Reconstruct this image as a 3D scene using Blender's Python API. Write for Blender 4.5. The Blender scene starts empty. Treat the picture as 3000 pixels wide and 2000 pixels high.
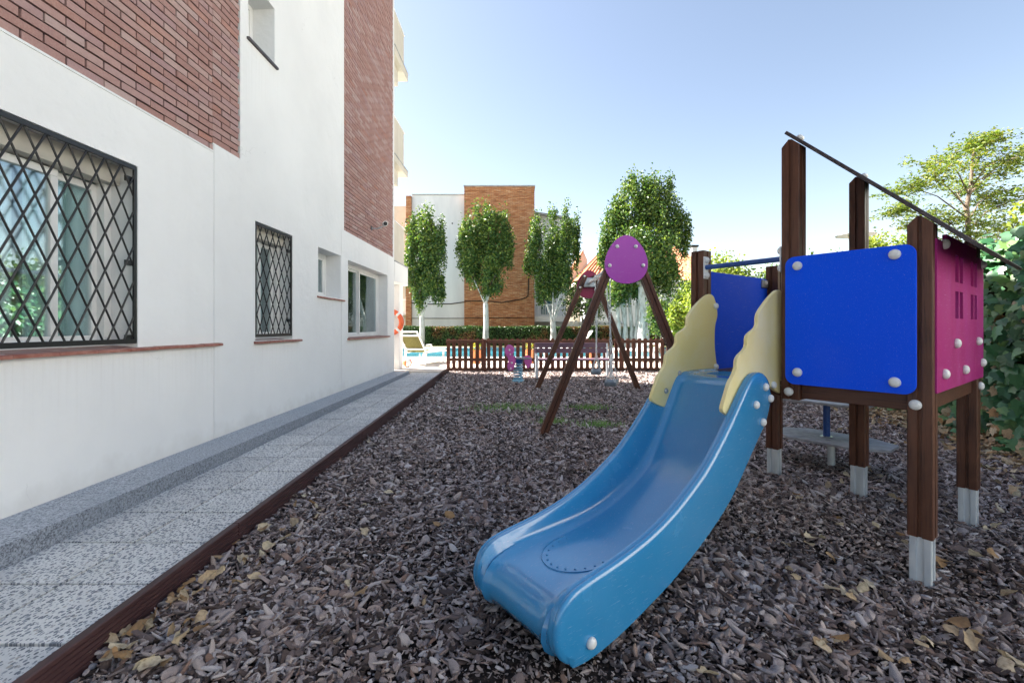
import bpy, math, random
import numpy as np
from mathutils import Vector, Matrix

random.seed(7)
rng = np.random.default_rng(11)
R = math.radians
scene = bpy.context.scene
C = scene.collection

# ------------------------------------------------------------------ camera, sky, sun, exposure
CAM_Z = 1.2
cam_d = bpy.data.cameras.new('camera')
cam = bpy.data.objects.new('camera', cam_d); C.objects.link(cam)
cam.location = (0, 0, CAM_Z); cam.rotation_euler = (R(90), 0, 0)
cam_d.sensor_width = 36.0; cam_d.lens = 16.0
cam_d.shift_x = -0.006; cam_d.shift_y = -0.0143
cam_d.clip_start = 0.05; cam_d.clip_end = 2000
scene.camera = cam

SUN_EL = 45.2
SUN_DIR = Vector((-0.945, 0.325, 0)).normalized()            # horizontal direction towards the sun
w = bpy.data.worlds.new('World'); scene.world = w; w.use_nodes = True
nt = w.node_tree; bg = nt.nodes['Background']
sky = nt.nodes.new('ShaderNodeTexSky'); sky.sky_type = 'NISHITA'; sky.sun_disc = False
sky.sun_elevation = R(SUN_EL)
sky.sun_rotation = math.atan2(SUN_DIR.x, SUN_DIR.y)
sky.altitude = 50; sky.air_density = 1.0; sky.dust_density = 0.9; sky.ozone_density = 1.0
wbal = nt.nodes.new('ShaderNodeMix'); wbal.data_type = 'RGBA'; wbal.blend_type = 'MULTIPLY'; wbal.inputs[0].default_value = 1.0
wbal.inputs[7].default_value = (1.15, 0.99, 0.86, 1)            # the photograph's white balance: even over the whole sky
nt.links.new(sky.outputs[0], wbal.inputs[6]); nt.links.new(wbal.outputs[2], bg.inputs[0]); bg.inputs[1].default_value = 0.053
sd = bpy.data.lights.new('sun', 'SUN'); sd.energy = 5.0; sd.angle = R(0.5); sd.color = (1.0, 0.95, 0.88)
so = bpy.data.objects.new('sun', sd); C.objects.link(so)
tosun = Vector((SUN_DIR.x * math.cos(R(SUN_EL)), SUN_DIR.y * math.cos(R(SUN_EL)), math.sin(R(SUN_EL))))
so.rotation_euler = tosun.to_track_quat('Z', 'Y').to_euler()
so.location = (-30, 20, 40)
vs = scene.view_settings
vs.view_transform = 'Standard'; vs.look = 'None'; vs.gamma = 1.0; vs.exposure = 2.6; vs.use_curve_mapping = False
scene.cycles.use_denoising = True
scene.cycles.max_bounces = 8

# ------------------------------------------------------------------ helpers
F_PX, U0, V0 = 1333.0, 1518.0, 957.0                       # photograph pixels (3000 wide)
def at(u, v, Y): return Vector(((u - U0) / F_PX * Y, Y, CAM_Z - (v - V0) / F_PX * Y))
_by = [-20, 1.5, 2.3, 5.4, 9.2, 10.5, 11.9, 30]; _bz = [-.10, -.10, -.075, -.07, -.03, .02, .05, .05]
def bark_z(y): return float(np.interp(y, _by, _bz))
def on_bark(u, v):
    z = -.07
    for _ in range(6):
        Y = F_PX * (CAM_Z - z) / (v - V0); z = bark_z(Y)
    return Vector(((u - U0) / F_PX * Y, Y, z))

WM = {}
def tag(o, label=None, cat=None, group=None, kind=None):
    if label: o['label'] = label
    if cat: o['category'] = cat
    if group: o['group'] = group
    if kind: o['kind'] = kind
    return o
def thing(name, label, cat, loc=(0, 0, 0), rz=0, group=None):
    o = bpy.data.objects.new(name, None); C.objects.link(o)
    o.empty_display_size = .1
    o.location = loc; o.rotation_euler = (0, 0, rz)
    WM[o] = Matrix.Translation(Vector(loc)) @ Matrix.Rotation(rz, 4, 'Z')
    return tag(o, label, cat, group)
def world_matrix(p): return WM.get(p, Matrix.Identity(4))
def link(name, me, parent=None, loc=None, rot=None):
    o = bpy.data.objects.new(name, me); C.objects.link(o)
    if parent is not None: o.parent = parent
    if loc is not None: o.location = loc
    if rot is not None: o.rotation_euler = rot
    WM[o] = world_matrix(parent) @ o.matrix_basis
    return o

class MB:
    def __init__(s): s.v = []; s.f = []
    def add(s, vs_, fs):
        n = len(s.v); s.v += [tuple(x) for x in vs_]; s.f += [tuple(i + n for i in f) for f in fs]; return s
    def box(s, x0, x1, y0, y1, z0, z1):
        return s.add([(x0, y0, z0), (x1, y0, z0), (x1, y1, z0), (x0, y1, z0), (x0, y0, z1), (x1, y0, z1), (x1, y1, z1), (x0, y1, z1)],
                     [(3, 2, 1, 0), (4, 5, 6, 7), (0, 1, 5, 4), (1, 2, 6, 5), (2, 3, 7, 6), (3, 0, 4, 7)])
    def obox(s, c, ax, ay, az):                             # half-axis vectors
        c, ax, ay, az = map(Vector, (c, ax, ay, az))
        if ax.cross(ay).dot(az) < 0: ay = -ay
        k = [(-1, -1, -1), (1, -1, -1), (1, 1, -1), (-1, 1, -1), (-1, -1, 1), (1, -1, 1), (1, 1, 1), (-1, 1, 1)]
        return s.add([c + ax * a + ay * b + az * d for a, b, d in k],
                     [(3, 2, 1, 0), (4, 5, 6, 7), (0, 1, 5, 4), (1, 2, 6, 5), (2, 3, 7, 6), (3, 0, 4, 7)])
    def beam(s, p0, p1, wd, ht, up=(0, 0, 1)):
        p0, p1, up = Vector(p0), Vector(p1), Vector(up); d = p1 - p0; a = d.normalized()
        sd_ = a.cross(up)
        if sd_.length < 1e-6: sd_ = a.cross(Vector((1, 0, 0)))
        sd_.normalize(); u2 = sd_.cross(a)
        return s.obox((p0 + p1) / 2, d / 2, sd_ * wd / 2, u2 * ht / 2)
    def prism(s, poly, o, U, V, t):                         # polygon in (U,V) at o, thickness t along UxV
        o, U, V = Vector(o), Vector(U), Vector(V); N = U.cross(V).normalized() * t
        ar = sum(poly[i][0] * poly[(i + 1) % len(poly)][1] - poly[(i + 1) % len(poly)][0] * poly[i][1] for i in range(len(poly)))
        if (ar < 0) != (t < 0): poly = poly[::-1]
        n = len(poly); a = [o + U * x + V * y for x, y in poly]
        return s.add(a + [p + N for p in a], [tuple(range(n))[::-1], tuple(range(n, 2 * n))] + [(i, (i + 1) % n, n + (i + 1) % n, n + i) for i in range(n)])
    def tube(s, pts, r, n=8, cap=True):
        pts = [Vector(p) for p in pts]; m = len(pts); rs = r if isinstance(r, (list, tuple)) else [r] * m
        prev = None; vv = []
        for i, p in enumerate(pts):
            d = (pts[min(i + 1, m - 1)] - pts[max(i - 1, 0)]).normalized()
            if prev is None:
                ref = Vector((0, 0, 1)) if abs(d.z) < .9 else Vector((1, 0, 0)); x = d.cross(ref).normalized()
            else:
                x = (prev - d * prev.dot(d)).normalized()
            prev = x; y = d.cross(x)
            for k in range(n):
                a = 2 * math.pi * k / n; vv.append(p + (x * math.cos(a) + y * math.sin(a)) * rs[i])
        fs = [(i * n + k, i * n + (k + 1) % n, (i + 1) * n + (k + 1) % n, (i + 1) * n + k) for i in range(m - 1) for k in range(n)]
        if cap: fs += [tuple(range(n))[::-1], tuple((m - 1) * n + k for k in range(n))]
        return s.add(vv, fs)
    def lathe(s, prof, c=(0, 0, 0), axis=(0, 0, 1), n=16):
        c, ax = Vector(c), Vector(axis).normalized(); ref = Vector((1, 0, 0)) if abs(ax.x) < .9 else Vector((0, 1, 0))
        x = ax.cross(ref).normalized(); y = ax.cross(x); vv = []
        for r_, h in prof:
            for k in range(n):
                a = 2 * math.pi * k / n; vv.append(c + ax * h + (x * math.cos(a) + y * math.sin(a)) * max(r_, 1e-4))
        m = len(prof); fs = [(i * n + k, i * n + (k + 1) % n, (i + 1) * n + (k + 1) % n, (i + 1) * n + k) for i in range(m - 1) for k in range(n)]
        return s.add(vv, fs + [tuple(range(n))[::-1], tuple((m - 1) * n + k for k in range(n))])
    def mesh(s, name, mat, inv=None, smooth=None):
        me = bpy.data.meshes.new(name)
        vv = s.v if inv is None else [tuple(inv @ Vector(p)) for p in s.v]
        me.from_pydata(vv, [], s.f); me.validate(); me.update()
        if mat: me.materials.append(mat)
        if smooth is not None:
            me.polygons.foreach_set('use_smooth', [True] * len(me.polygons)); me.set_sharp_from_angle(angle=R(smooth))
        return me
    def build(s, name, mat, parent=None, smooth=None, bevel=0, local=False, seg=2):
        inv = None if (local or parent is None) else world_matrix(parent).inverted()
        o = link(name, s.mesh(name, mat, inv, smooth), parent)
        if bevel:
            b = o.modifiers.new('bevel', 'BEVEL'); b.width = bevel; b.segments = seg; b.limit_method = 'ANGLE'; b.angle_limit = R(40); b.harden_normals = True
            if smooth is None:
                o.data.polygons.foreach_set('use_smooth', [True] * len(o.data.polygons)); o.data.set_sharp_from_angle(angle=R(50))
        return o
def shared_parts(name, me, parent, spots):
    """copies of one small mesh: spots are (world location, rotation Matrix 4x4 or None)"""
    inv = world_matrix(parent).inverted(); out = []
    for loc, rot in spots:
        o = bpy.data.objects.new(name, me); C.objects.link(o); o.parent = parent
        m = inv @ Matrix.Translation(Vector(loc)) @ (rot if rot is not None else Matrix.Identity(4))
        o.matrix_basis = m; WM[o] = world_matrix(parent) @ m; out.append(o)
    return out
def grid_mesh(name, V, F, mat, smooth=False):
    """fast mesh from arrays: V (n,3), F (m,k)"""
    me = bpy.data.meshes.new(name); n, (m, k) = len(V), F.shape
    me.vertices.add(n); me.vertices.foreach_set('co', np.asarray(V, np.float32).ravel())
    me.loops.add(m * k); me.loops.foreach_set('vertex_index', F.astype(np.int32).ravel())
    me.polygons.add(m); me.polygons.foreach_set('loop_start', np.arange(0, m * k, k, dtype=np.int32))
    me.polygons.foreach_set('loop_total', np.full(m, k, np.int32))
    if smooth: me.polygons.foreach_set('use_smooth', np.ones(m, bool))
    me.update(calc_edges=True); me.validate()
    if mat: me.materials.append(mat)
    return me

# ------------------------------------------------------------------ materials
class NT:
    def __init__(s, name):
        s.m = bpy.data.materials.new(name); s.m.use_nodes = True; s.t = s.m.node_tree; s.n = s.t.nodes
        s.b = s.n['Principled BSDF']; s.out = s.n['Material Output']
    def new(s, ty, **kw):
        nd = s.n.new(ty)
        for k, v in kw.items(): setattr(nd, k, v)
        return nd
    def l(s, a, b): s.t.links.new(a, b)
    def coord(s, scale=(1, 1, 1), kind='pos', rot=(0, 0, 0)):
        if kind == 'pos': src = s.new('ShaderNodeNewGeometry').outputs['Position']
        else: src = s.new('ShaderNodeTexCoord').outputs['Object']
        mp = s.new('ShaderNodeMapping'); mp.inputs['Scale'].default_value = scale; mp.inputs['Rotation'].default_value = rot
        s.l(src, mp.inputs[0]); return mp.outputs[0]
    def noise(s, vec, scale, detail=4, rough=.55):
        n = s.new('ShaderNodeTexNoise'); n.inputs['Scale'].default_value = scale; n.inputs['Detail'].default_value = detail
        n.inputs['Roughness'].default_value = rough; s.l(vec, n.inputs['Vector']); return n.outputs[0]
    def ramp(s, fac, stops, interp='LINEAR'):
        r = s.new('ShaderNodeValToRGB'); cr = r.color_ramp; cr.interpolation = interp
        while len(cr.elements) < len(stops): cr.elements.new(.5)
        for e, (p, c) in zip(cr.elements, stops): e.position = p; e.color = (*c, 1) if len(c) == 3 else c
        s.l(fac, r.inputs[0]); return r.outputs[0]
    def mix(s, fac, a, b, mode='MIX'):
        m = s.new('ShaderNodeMix', data_type='RGBA', blend_type=mode)
        for sock, v in ((m.inputs[0], fac), (m.inputs[6], a), (m.inputs[7], b)):
            if hasattr(v, 'is_linked') or hasattr(v, 'links'): s.l(v, sock)
            elif isinstance(v, (int, float)): sock.default_value = v
            else: sock.default_value = (*v, 1)
        return m.outputs[2]
    def math(s, op, a, b=0.0):
        m = s.new('ShaderNodeMath', operation=op)
        for sock, v in ((m.inputs[0], a), (m.inputs[1], b)):
            if isinstance(v, (int, float)): sock.default_value = v
            else: s.l(v, sock)
        return m.outputs[0]
    def bump(s, h, strength=.3, dist=.01):
        b = s.new('ShaderNodeBump'); b.inputs['Strength'].default_value = strength; b.inputs['Distance'].default_value = dist
        s.l(h, b.inputs['Height']); s.l(b.outputs[0], s.b.inputs['Normal']); return b
    def done(s, col=None, rough=.5, spec=.5, metal=0, coat=0):
        if col is not None:
            if hasattr(col, 'links'): s.l(col, s.b.inputs['Base Color'])
            else: s.b.inputs['Base Color'].default_value = (*col, 1)
        if hasattr(rough, 'links'): s.l(rough, s.b.inputs['Roughness'])
        else: s.b.inputs['Roughness'].default_value = rough
        s.b.inputs['Specular IOR Level'].default_value = spec; s.b.inputs['Metallic'].default_value = metal
        s.b.inputs['Coat Weight'].default_value = coat; s.b.inputs['Coat Roughness'].default_value = .12
        return s.m

def plain(name, col, col2=None, scale=6, rough=.5, spec=.5, metal=0, coat=0, bump=0, bscale=60, stretch=(1, 1, 1), kind='pos', bdist=.004, lo=.35, hi=.65):
    t = NT(name); v = t.coord(stretch, kind)
    c = col
    if col2 is not None: c = t.ramp(t.noise(v, scale, 6), [(lo, col), (hi, col2)])
    if bump: t.bump(t.noise(v, bscale, 5), bump, bdist)
    return t.done(c, rough, spec, metal, coat)

def wood_mat(name, dark, light, axis='z', rough=.5, kind='obj'):
    t = NT(name); st = {'x': (1.2, 26, 26), 'y': (26, 1.2, 26), 'z': (26, 26, 1.2)}[axis]
    v = t.coord(st, kind); n1 = t.noise(v, 3, 8, .65)
    v2 = t.coord((1.5, 1.5, 1.5), kind); n2 = t.noise(v2, 2.5, 3)
    c = t.ramp(n1, [(.3, dark), (.52, light), (.75, tuple(x * .62 for x in light))])
    c = t.mix(t.ramp(n2, [(.35, (0, 0, 0)), (.7, (1, 1, 1))]), c, t.mix(.5, c, dark))
    t.bump(n1, .35, .003)
    return t.done(c, rough, .4)

def stucco():
    t = NT('white_stucco'); v = t.coord()
    big = t.noise(v, .7, 5); streak = t.noise(t.coord((1, 1.6, .12)), 2.2, 4); fine = t.noise(v, 160, 3)
    c = t.ramp(big, [(.3, (.74, .74, .735)), (.7, (.82, .82, .81))])
    c = t.mix(t.ramp(streak, [(.55, (0, 0, 0)), (.8, (.16, .16, .16))]), c, (.66, .655, .64))
    dirt = t.noise(t.coord((1, 1, 1)), 9, 6, .7)
    c = t.mix(t.ramp(dirt, [(.66, (0, 0, 0)), (.8, (.22, .22, .22))]), c, (.6, .6, .58))
    cr_ = t.new('ShaderNodeTexVoronoi', feature='DISTANCE_TO_EDGE'); cr_.inputs['Scale'].default_value = .55
    wv = t.new('ShaderNodeVectorMath', operation='ADD'); nz = t.new('ShaderNodeTexNoise'); nz.inputs['Scale'].default_value = 2.5; nz.inputs['Detail'].default_value = 8; t.l(v, nz.inputs['Vector'])
    t.l(v, wv.inputs[0]); t.l(nz.outputs['Color'], wv.inputs[1]); t.l(wv.outputs[0], cr_.inputs['Vector'])
    crack = t.math('MULTIPLY', t.math('LESS_THAN', cr_.outputs['Distance'], .0018), t.math('GREATER_THAN', t.noise(v, .8, 2), .56))
    c = t.mix(t.math('MULTIPLY', crack, .22), c, (.40, .40, .39))
    sx = t.new('ShaderNodeSeparateXYZ'); t.l(v, sx.inputs[0])
    foot = t.ramp(t.math('ADD', sx.outputs[2], t.math('MULTIPLY', t.noise(v, 7, 6), .35)), [(.30, (.42, .42, .42)), (.46, (0, 0, 0))])
    c = t.mix(foot, c, (.58, .565, .54))
    st = t.noise(t.coord((1, 14, .5)), 2.4, 4, .6); stv = t.ramp(st, [(.48, (0, 0, 0)), (.68, (1, 1, 1))])
    for (ya, yb_, zt, ln) in ((1.0, 4.42, 1.0, .55), (4.95, 6.05, 1.0, .5), (6.5, 7.6, 1.6, .4), (7.7, 10.2, .96, .5), (4.8, 5.5, 4.27, .9)):
        inr = t.math('MULTIPLY', t.math('GREATER_THAN', sx.outputs[1], ya), t.math('LESS_THAN', sx.outputs[1], yb_))
        dn = t.math('SUBTRACT', zt, sx.outputs[2]); fall = t.math('MULTIPLY', t.math('GREATER_THAN', dn, 0), t.math('MAXIMUM', t.math('SUBTRACT', 1.0, t.math('DIVIDE', dn, ln)), 0.0))
        c = t.mix(t.math('MULTIPLY', t.math('MULTIPLY', inr, fall), t.math('MULTIPLY', stv, .14)), c, (.50, .47, .43))
    h = t.math('ADD', fine, t.math('MULTIPLY', t.noise(v, 5, 3), 9))
    t.bump(h, .34, .005)
    return t.done(c, .85, .25)

def brick_mat():
    t = NT('pink_brick'); oi = t.new('ShaderNodeObjectInfo'); gi = t.new('ShaderNodeNewGeometry')
    r_ = t.math('FRACT', t.math('ADD', oi.outputs['Random'], gi.outputs['Random Per Island']))
    c = t.ramp(r_, [(0, (.31, .165, .14)), (.2, (.35, .20, .175)), (.4, (.33, .185, .165)), (.55, (.38, .235, .21)), (.68, (.33, .205, .205)), (.8, (.41, .275, .245)), (.9, (.42, .31, .29)), (.96, (.37, .17, .125)), (1, (.31, .20, .18))])
    v = t.coord((1, 1, 1)); n = t.noise(v, 90, 5, .7); n2 = t.noise(t.coord((1, 5, 12)), 3, 4)
    c = t.mix(t.ramp(n, [(.4, (0, 0, 0)), (.75, (.5, .5, .5))]), c, (.47, .33, .30))
    c = t.mix(t.ramp(n2, [(.5, (0, 0, 0)), (.8, (.6, .6, .6))]), c, (.29, .175, .165))
    t.bump(n, .5, .003)
    return t.done(c, .85, .2)

def far_brick(name, cols, scale=1.0, mortar=(.16, .11, .08)):
    t = NT(name); g = t.new('ShaderNodeNewGeometry'); sx = t.new('ShaderNodeSeparateXYZ'); t.l(g.outputs['Position'], sx.inputs[0])
    cb = t.new('ShaderNodeCombineXYZ'); t.l(t.math('ADD', sx.outputs[0], sx.outputs[1]), cb.inputs[0]); t.l(sx.outputs[2], cb.inputs[1])
    b = t.new('ShaderNodeTexBrick'); t.l(cb.outputs[0], b.inputs['Vector'])
    b.inputs['Scale'].default_value = scale; b.inputs['Brick Width'].default_value = .3; b.inputs['Row Height'].default_value = .075; b.inputs['Mortar Size'].default_value = .007
    b.inputs['Color1'].default_value = (0, 0, 0, 1); b.inputs['Color2'].default_value = (1, 1, 1, 1); b.inputs['Mortar'].default_value = (.5, .5, .5, 1); b.inputs['Bias'].default_value = 0
    c = t.ramp(b.outputs[0], [(i / (len(cols) - 1), k) for i, k in enumerate(cols)])
    rows = t.noise(t.coord((1.1, 1.1, 13)), 1.6, 4, .7); c = t.mix(t.ramp(rows, [(.45, (0, 0, 0)), (.62, (.85, .85, .85))]), c, cols[-1])
    rw2 = t.noise(t.coord((1.4, 1.4, 17), 'pos', (0, 0, .3)), 1.3, 4, .7); c = t.mix(t.ramp(rw2, [(.5, (0, 0, 0)), (.66, (.8, .8, .8))]), c, cols[0])
    c = t.mix(b.outputs['Fac'], c, mortar)
    t.bump(t.math('SUBTRACT', 1.0, b.outputs['Fac']), .5, .02)
    return t.done(c, .9, .2)

def pebble_tile():
    t = NT('washed_pebble_concrete'); v = t.coord((1, .72, 1))
    vo = t.new('ShaderNodeTexVoronoi', voronoi_dimensions='2D'); vo.inputs['Scale'].default_value = 66; vo.inputs['Randomness'].default_value = 1.0
    wv = t.new('ShaderNodeVectorMath', operation='ADD'); nz = t.new('ShaderNodeTexNoise'); nz.inputs['Scale'].default_value = 40; t.l(v, nz.inputs['Vector'])
    sc = t.new('ShaderNodeVectorMath', operation='SCALE'); sc.inputs['Scale'].default_value = .005; t.l(nz.outputs['Color'], sc.inputs[0])
    t.l(v, wv.inputs[0]); t.l(sc.outputs[0], wv.inputs[1]); t.l(wv.outputs[0], vo.inputs['Vector'])
    sep = t.new('ShaderNodeSeparateColor'); t.l(vo.outputs['Color'], sep.inputs[0])
    lim = t.math('MULTIPLY_ADD', sep.outputs[0], .38); t.n[-1].inputs[2].default_value = .12
    mask = t.math('LESS_THAN', vo.outputs['Distance'], lim)
    peb = t.ramp(sep.outputs[1], [(0, (.13, .14, .16)), (.3, (.25, .27, .30)), (.6, (.18, .195, .22)), (.8, (.38, .40, .43)), (1, (.42, .39, .35))])
    base = t.ramp(t.noise(v, 5, 5), [(.3, (.62, .615, .60)), (.7, (.76, .755, .74))])
    base = t.mix(t.ramp(t.noise(v, 120, 3), [(.45, (0, 0, 0)), (.7, (.4, .4, .4))]), base, (.48, .48, .48))
    c = t.mix(mask, base, peb)
    oi = t.new('ShaderNodeObjectInfo'); tn = t.ramp(oi.outputs['Random'], [(0, (.86, .86, .87)), (.5, (.98, .98, .97)), (1, (1.08, 1.07, 1.05))]); c = t.mix(1.0, c, tn, 'MULTIPLY')
    stn = t.noise(t.coord((1, 1, 1)), 1.6, 5, .65); c = t.mix(t.ramp(stn, [(.52, (0, 0, 0)), (.75, (.35, .35, .35))]), c, (.34, .33, .32))
    t.bump(t.math('MULTIPLY', mask, 1.0), .4, .003)
    return t.done(c, .8, .3)

def granite(name='grey_granite', k=1.0):
    t = NT(name); v = t.coord()
    n = t.noise(v, 85, 6, .75); n2 = t.noise(v, 190, 3, .6); n3 = t.noise(v, 2.5, 3)
    c = t.ramp(n, [(.36, (.05, .055, .065)), (.44, (.26, .28, .31)), (.55, (.52, .55, .59)), (.68, (.66, .68, .71))])
    c = t.mix(t.ramp(n2, [(.58, (0, 0, 0)), (.66, (.8, .8, .8))]), c, (.06, .065, .08))
    c = t.mix(t.ramp(n3, [(.4, (0, 0, 0)), (.7, (.3, .3, .3))]), c, (.30, .34, .38))
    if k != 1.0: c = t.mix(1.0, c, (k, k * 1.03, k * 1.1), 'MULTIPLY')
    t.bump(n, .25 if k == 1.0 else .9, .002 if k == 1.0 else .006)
    return t.done(c, .6, .4)

def bark_chip():
    t = NT('bark_chip'); oi = t.new('ShaderNodeObjectInfo'); r_ = oi.outputs['Random']
    c = t.ramp(r_, [(0, (.042, .028, .024)), (.17, (.13, .09, .08)), (.32, (.30, .23, .215)), (.48, (.50, .41, .39)), (.66, (.68, .60, .59)), (.77, (.39, .235, .17)), (.86, (.93, .86, .85)), (1, (.64, .49, .41))])
    v = t.coord((14, 45, 45), 'obj'); n = t.noise(v, 4, 6, .7)
    c = t.mix(t.ramp(n, [(.38, (.75, .75, .75)), (.6, (0, 0, 0))]), c, (.05, .038, .034))
    t.bump(n, .9, .004)
    return t.done(c, .8, .3)

def leaf_mat(name, stops, trans=.35, rough=.5, patch=None, spec=.4):
    t = NT(name); gi = t.new('ShaderNodeNewGeometry'); oi = t.new('ShaderNodeObjectInfo')
    r_ = t.math('FRACT', t.math('ADD', gi.outputs['Random Per Island'], oi.outputs['Random']))
    n = t.noise(t.coord(), .9, 3); f = t.math('ADD', t.math('MULTIPLY', r_, .62), t.math('MULTIPLY', n, .38))
    c = t.ramp(f, stops)
    if patch:
        pm = t.ramp(t.noise(t.coord((1, 1, 1)), patch[1], 2), [(patch[2], (0, 0, 0)), (patch[2] + .06, (1, 1, 1))])
        pr = t.math('LESS_THAN', r_, .8); c = t.mix(t.math('MULTIPLY', pm, pr), c, t.ramp(r_, [(0, patch[0]), (1, tuple(x * 1.8 for x in patch[0]))]))
    t.done(c, rough, spec)
    tr = t.new('ShaderNodeBsdfTranslucent'); t.l(t.mix(1.0, c, (1.25, 1.3, .55), 'MULTIPLY'), tr.inputs[0])
    mx = t.new('ShaderNodeMixShader'); mx.inputs[0].default_value = trans
    t.l(t.b.outputs[0], mx.inputs[1]); t.l(tr.outputs[0], mx.inputs[2]); t.l(mx.outputs[0], t.out.inputs[0])
    return t.m

def dry_leaf_mat():
    t = NT('dry_leaf'); gi = t.new('ShaderNodeNewGeometry'); oi = t.new('ShaderNodeObjectInfo')
    r_ = t.math('FRACT', t.math('ADD', gi.outputs['Random Per Island'], oi.outputs['Random']))
    c = t.ramp(r_, [(0, (.30, .18, .09)), (.2, (.55, .43, .27)), (.4, (.66, .57, .40)), (.6, (.44, .26, .12)), (.8, (.72, .64, .47)), (1, (.36, .24, .14))])
    n = t.noise(t.coord(), 70, 5); c = t.mix(t.ramp(n, [(.45, (0, 0, 0)), (.7, (.55, .55, .55))]), c, (.20, .12, .07))
    t.bump(n, .4, .004); t.done(c, .75, .25)
    tr = t.new('ShaderNodeBsdfTranslucent'); t.l(c, tr.inputs[0]); mx = t.new('ShaderNodeMixShader'); mx.inputs[0].default_value = .2
    t.l(t.b.outputs[0], mx.inputs[1]); t.l(tr.outputs[0], mx.inputs[2]); t.l(mx.outputs[0], t.out.inputs[0])
    return t.m

def pane_glass():
    t = NT('window_glass'); g = t.new('ShaderNodeBsdfGlossy'); g.inputs['Roughness'].default_value = .01; g.inputs[0].default_value = (.92, .97, 1, 1)
    tr = t.new('ShaderNodeBsdfTransparent'); tr.inputs[0].default_value = (.90, .96, .96, 1)
    fr = t.new('ShaderNodeLayerWeight'); fr.inputs[0].default_value = .45
    f = t.math('MULTIPLY_ADD', fr.outputs['Fresnel'], .55); t.n[-1].inputs[2].default_value = .05
    mx = t.new('ShaderNodeMixShader'); t.l(f, mx.inputs[0]); t.l(tr.outputs[0], mx.inputs[1]); t.l(g.outputs[0], mx.inputs[2])
    t.l(mx.outputs[0], t.out.inputs[0]); return t.m

def water_mat():
    t = NT('pool_water'); v = t.coord(); t.bump(t.noise(v, 3.5, 3), .12, .05)
    c = t.ramp(t.noise(v, .5, 2), [(.3, (.035, .17, .22)), (.7, (.06, .22, .27))])
    return t.done(c, .08, .5)

def plastic(name, col, worn=None, rough=.38, coat=.15, amt=.5, scale=5, stretch=(1, 1, 1), spec=.5):
    t = NT(name); v = t.coord(stretch); n = t.noise(v, scale, 6, .6)
    c = t.mix(t.ramp(n, [(.42, (0, 0, 0)), (.75, (amt, amt, amt))]), col, worn or tuple(min(1, x * 1.25 + .02) for x in col))
    sp = t.noise(t.coord(), 130, 3); c = t.mix(t.ramp(sp, [(.68, (0, 0, 0)), (.76, (.18, .18, .18))]), c, (.7, .7, .7))
    sc1 = t.noise(t.coord((3, 60, 60), 'obj', (.4, .2, .7)), 5, 3, .7); c = t.mix(t.ramp(sc1, [(.64, (0, 0, 0)), (.70, (.30, .30, .30))]), c, (.75, .77, .8))
    du = t.noise(t.coord(), 1.4, 5, .6); c = t.mix(t.ramp(du, [(.5, (0, 0, 0)), (.85, (.05, .05, .05))]), c, (.55, .52, .48))
    t.bump(t.noise(t.coord(), 35, 3), .04, .003)
    rg = t.ramp(n, [(.3, (rough * .85,) * 3), (.7, (min(1, rough * 1.3),) * 3)])
    return t.done(c, rg, spec, 0, coat)

def tile_roof():
    t = NT('terracotta_tiles'); v = t.coord(); c = t.ramp(t.noise(v, 4, 5), [(.3, (.36, .13, .07)), (.5, (.50, .22, .12)), (.7, (.60, .32, .20))])
    return t.done(c, .85, .2)

M = {}
M['stucco'] = stucco(); M['brick'] = brick_mat(); M['mortar'] = plain('dark_mortar', (.016, .012, .011), (.035, .028, .025), 30, .95, .1, bump=.4, bscale=150)
M['tile'] = pebble_tile(); M['granite'] = granite(); M['shaded_kerb'] = granite('shaded_rough_granite', .62); M['chip'] = bark_chip()
M['bed'] = plain('bark_soil', (.018, .014, .012), (.05, .04, .036), 35, .95, .1, bump=1, bscale=90, bdist=.02)
M['edging'] = wood_mat('brown_composite', (.035, .016, .017), (.08, .038, .038), 'y', .5, 'pos')
M['wood'] = wood_mat('stained_timber', (.034, .013, .008), (.14, .055, .030), 'z', .45)
M['woodx'] = wood_mat('stained_timber_across', (.034, .013, .008), (.13, .053, .03), 'y', .5)
M['fence'] = wood_mat('fence_timber', (.05, .016, .010), (.15, .048, .026), 'z', .55)
M['bench'] = wood_mat('bench_slat', (.07, .038, .055), (.15, .09, .12), 'x', .5)
M['iron'] = plain('black_iron', (.005, .005, .006), (.012, .012, .014), 40, .42, .5, bump=.1, bscale=200)
M['clay'] = plain('glazed_clay_sill', (.26, .085, .06), (.40, .19, .15), 14, .4, .5, bump=.25, bscale=70, lo=.42, hi=.72)
M['pvc'] = plain('white_pvc', (.78, .78, .77), (.72, .72, .71), 3, .35, .5)
M['beige'] = plain('beige_shutter', (.56, .53, .46), (.48, .45, .40), 4, .55, .4)
M['curtain'] = plain('pale_curtain', (.55, .70, .70), (.70, .82, .82), 5, .9, .1, stretch=(1, 22, .3))
M['added_sheer'] = plain('added_white_sheer', (.80, .82, .82), (.88, .9, .9), 5, .9, .1, stretch=(1, 22, .3))
M['room'] = plain('pale_room', (.45, .43, .40), (.55, .53, .49), 2, .9, .1)
M['glass'] = pane_glass()
M['cream'] = plain('cream_render', (.62, .57, .48), (.56, .51, .43), 2.5, .85, .2, bump=.15)
M['blue'] = plastic('blue_panel', (.0, .085, .88), (.0, .10, .90), .6, 0, .4, 2, (1, 1, 1), .2)
M['slide'] = plastic('blue_slide', (.026, .24, .50), (.06, .29, .55), .22, .9, .6, 3)
M['yellow'] = plastic('faded_yellow_panel', (.82, .69, .30), (.87, .80, .58), .5, .05, .6, 4)
M['purple'] = plastic('purple_panel', (.42, .056, .44), (.46, .08, .48), .42, .05, .4, 2)
M['magenta'] = plastic('magenta_panel', (.35, .013, .155), (.38, .045, .25), .6, .0, .8, 7, (1, 1, .18), .25)
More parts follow.
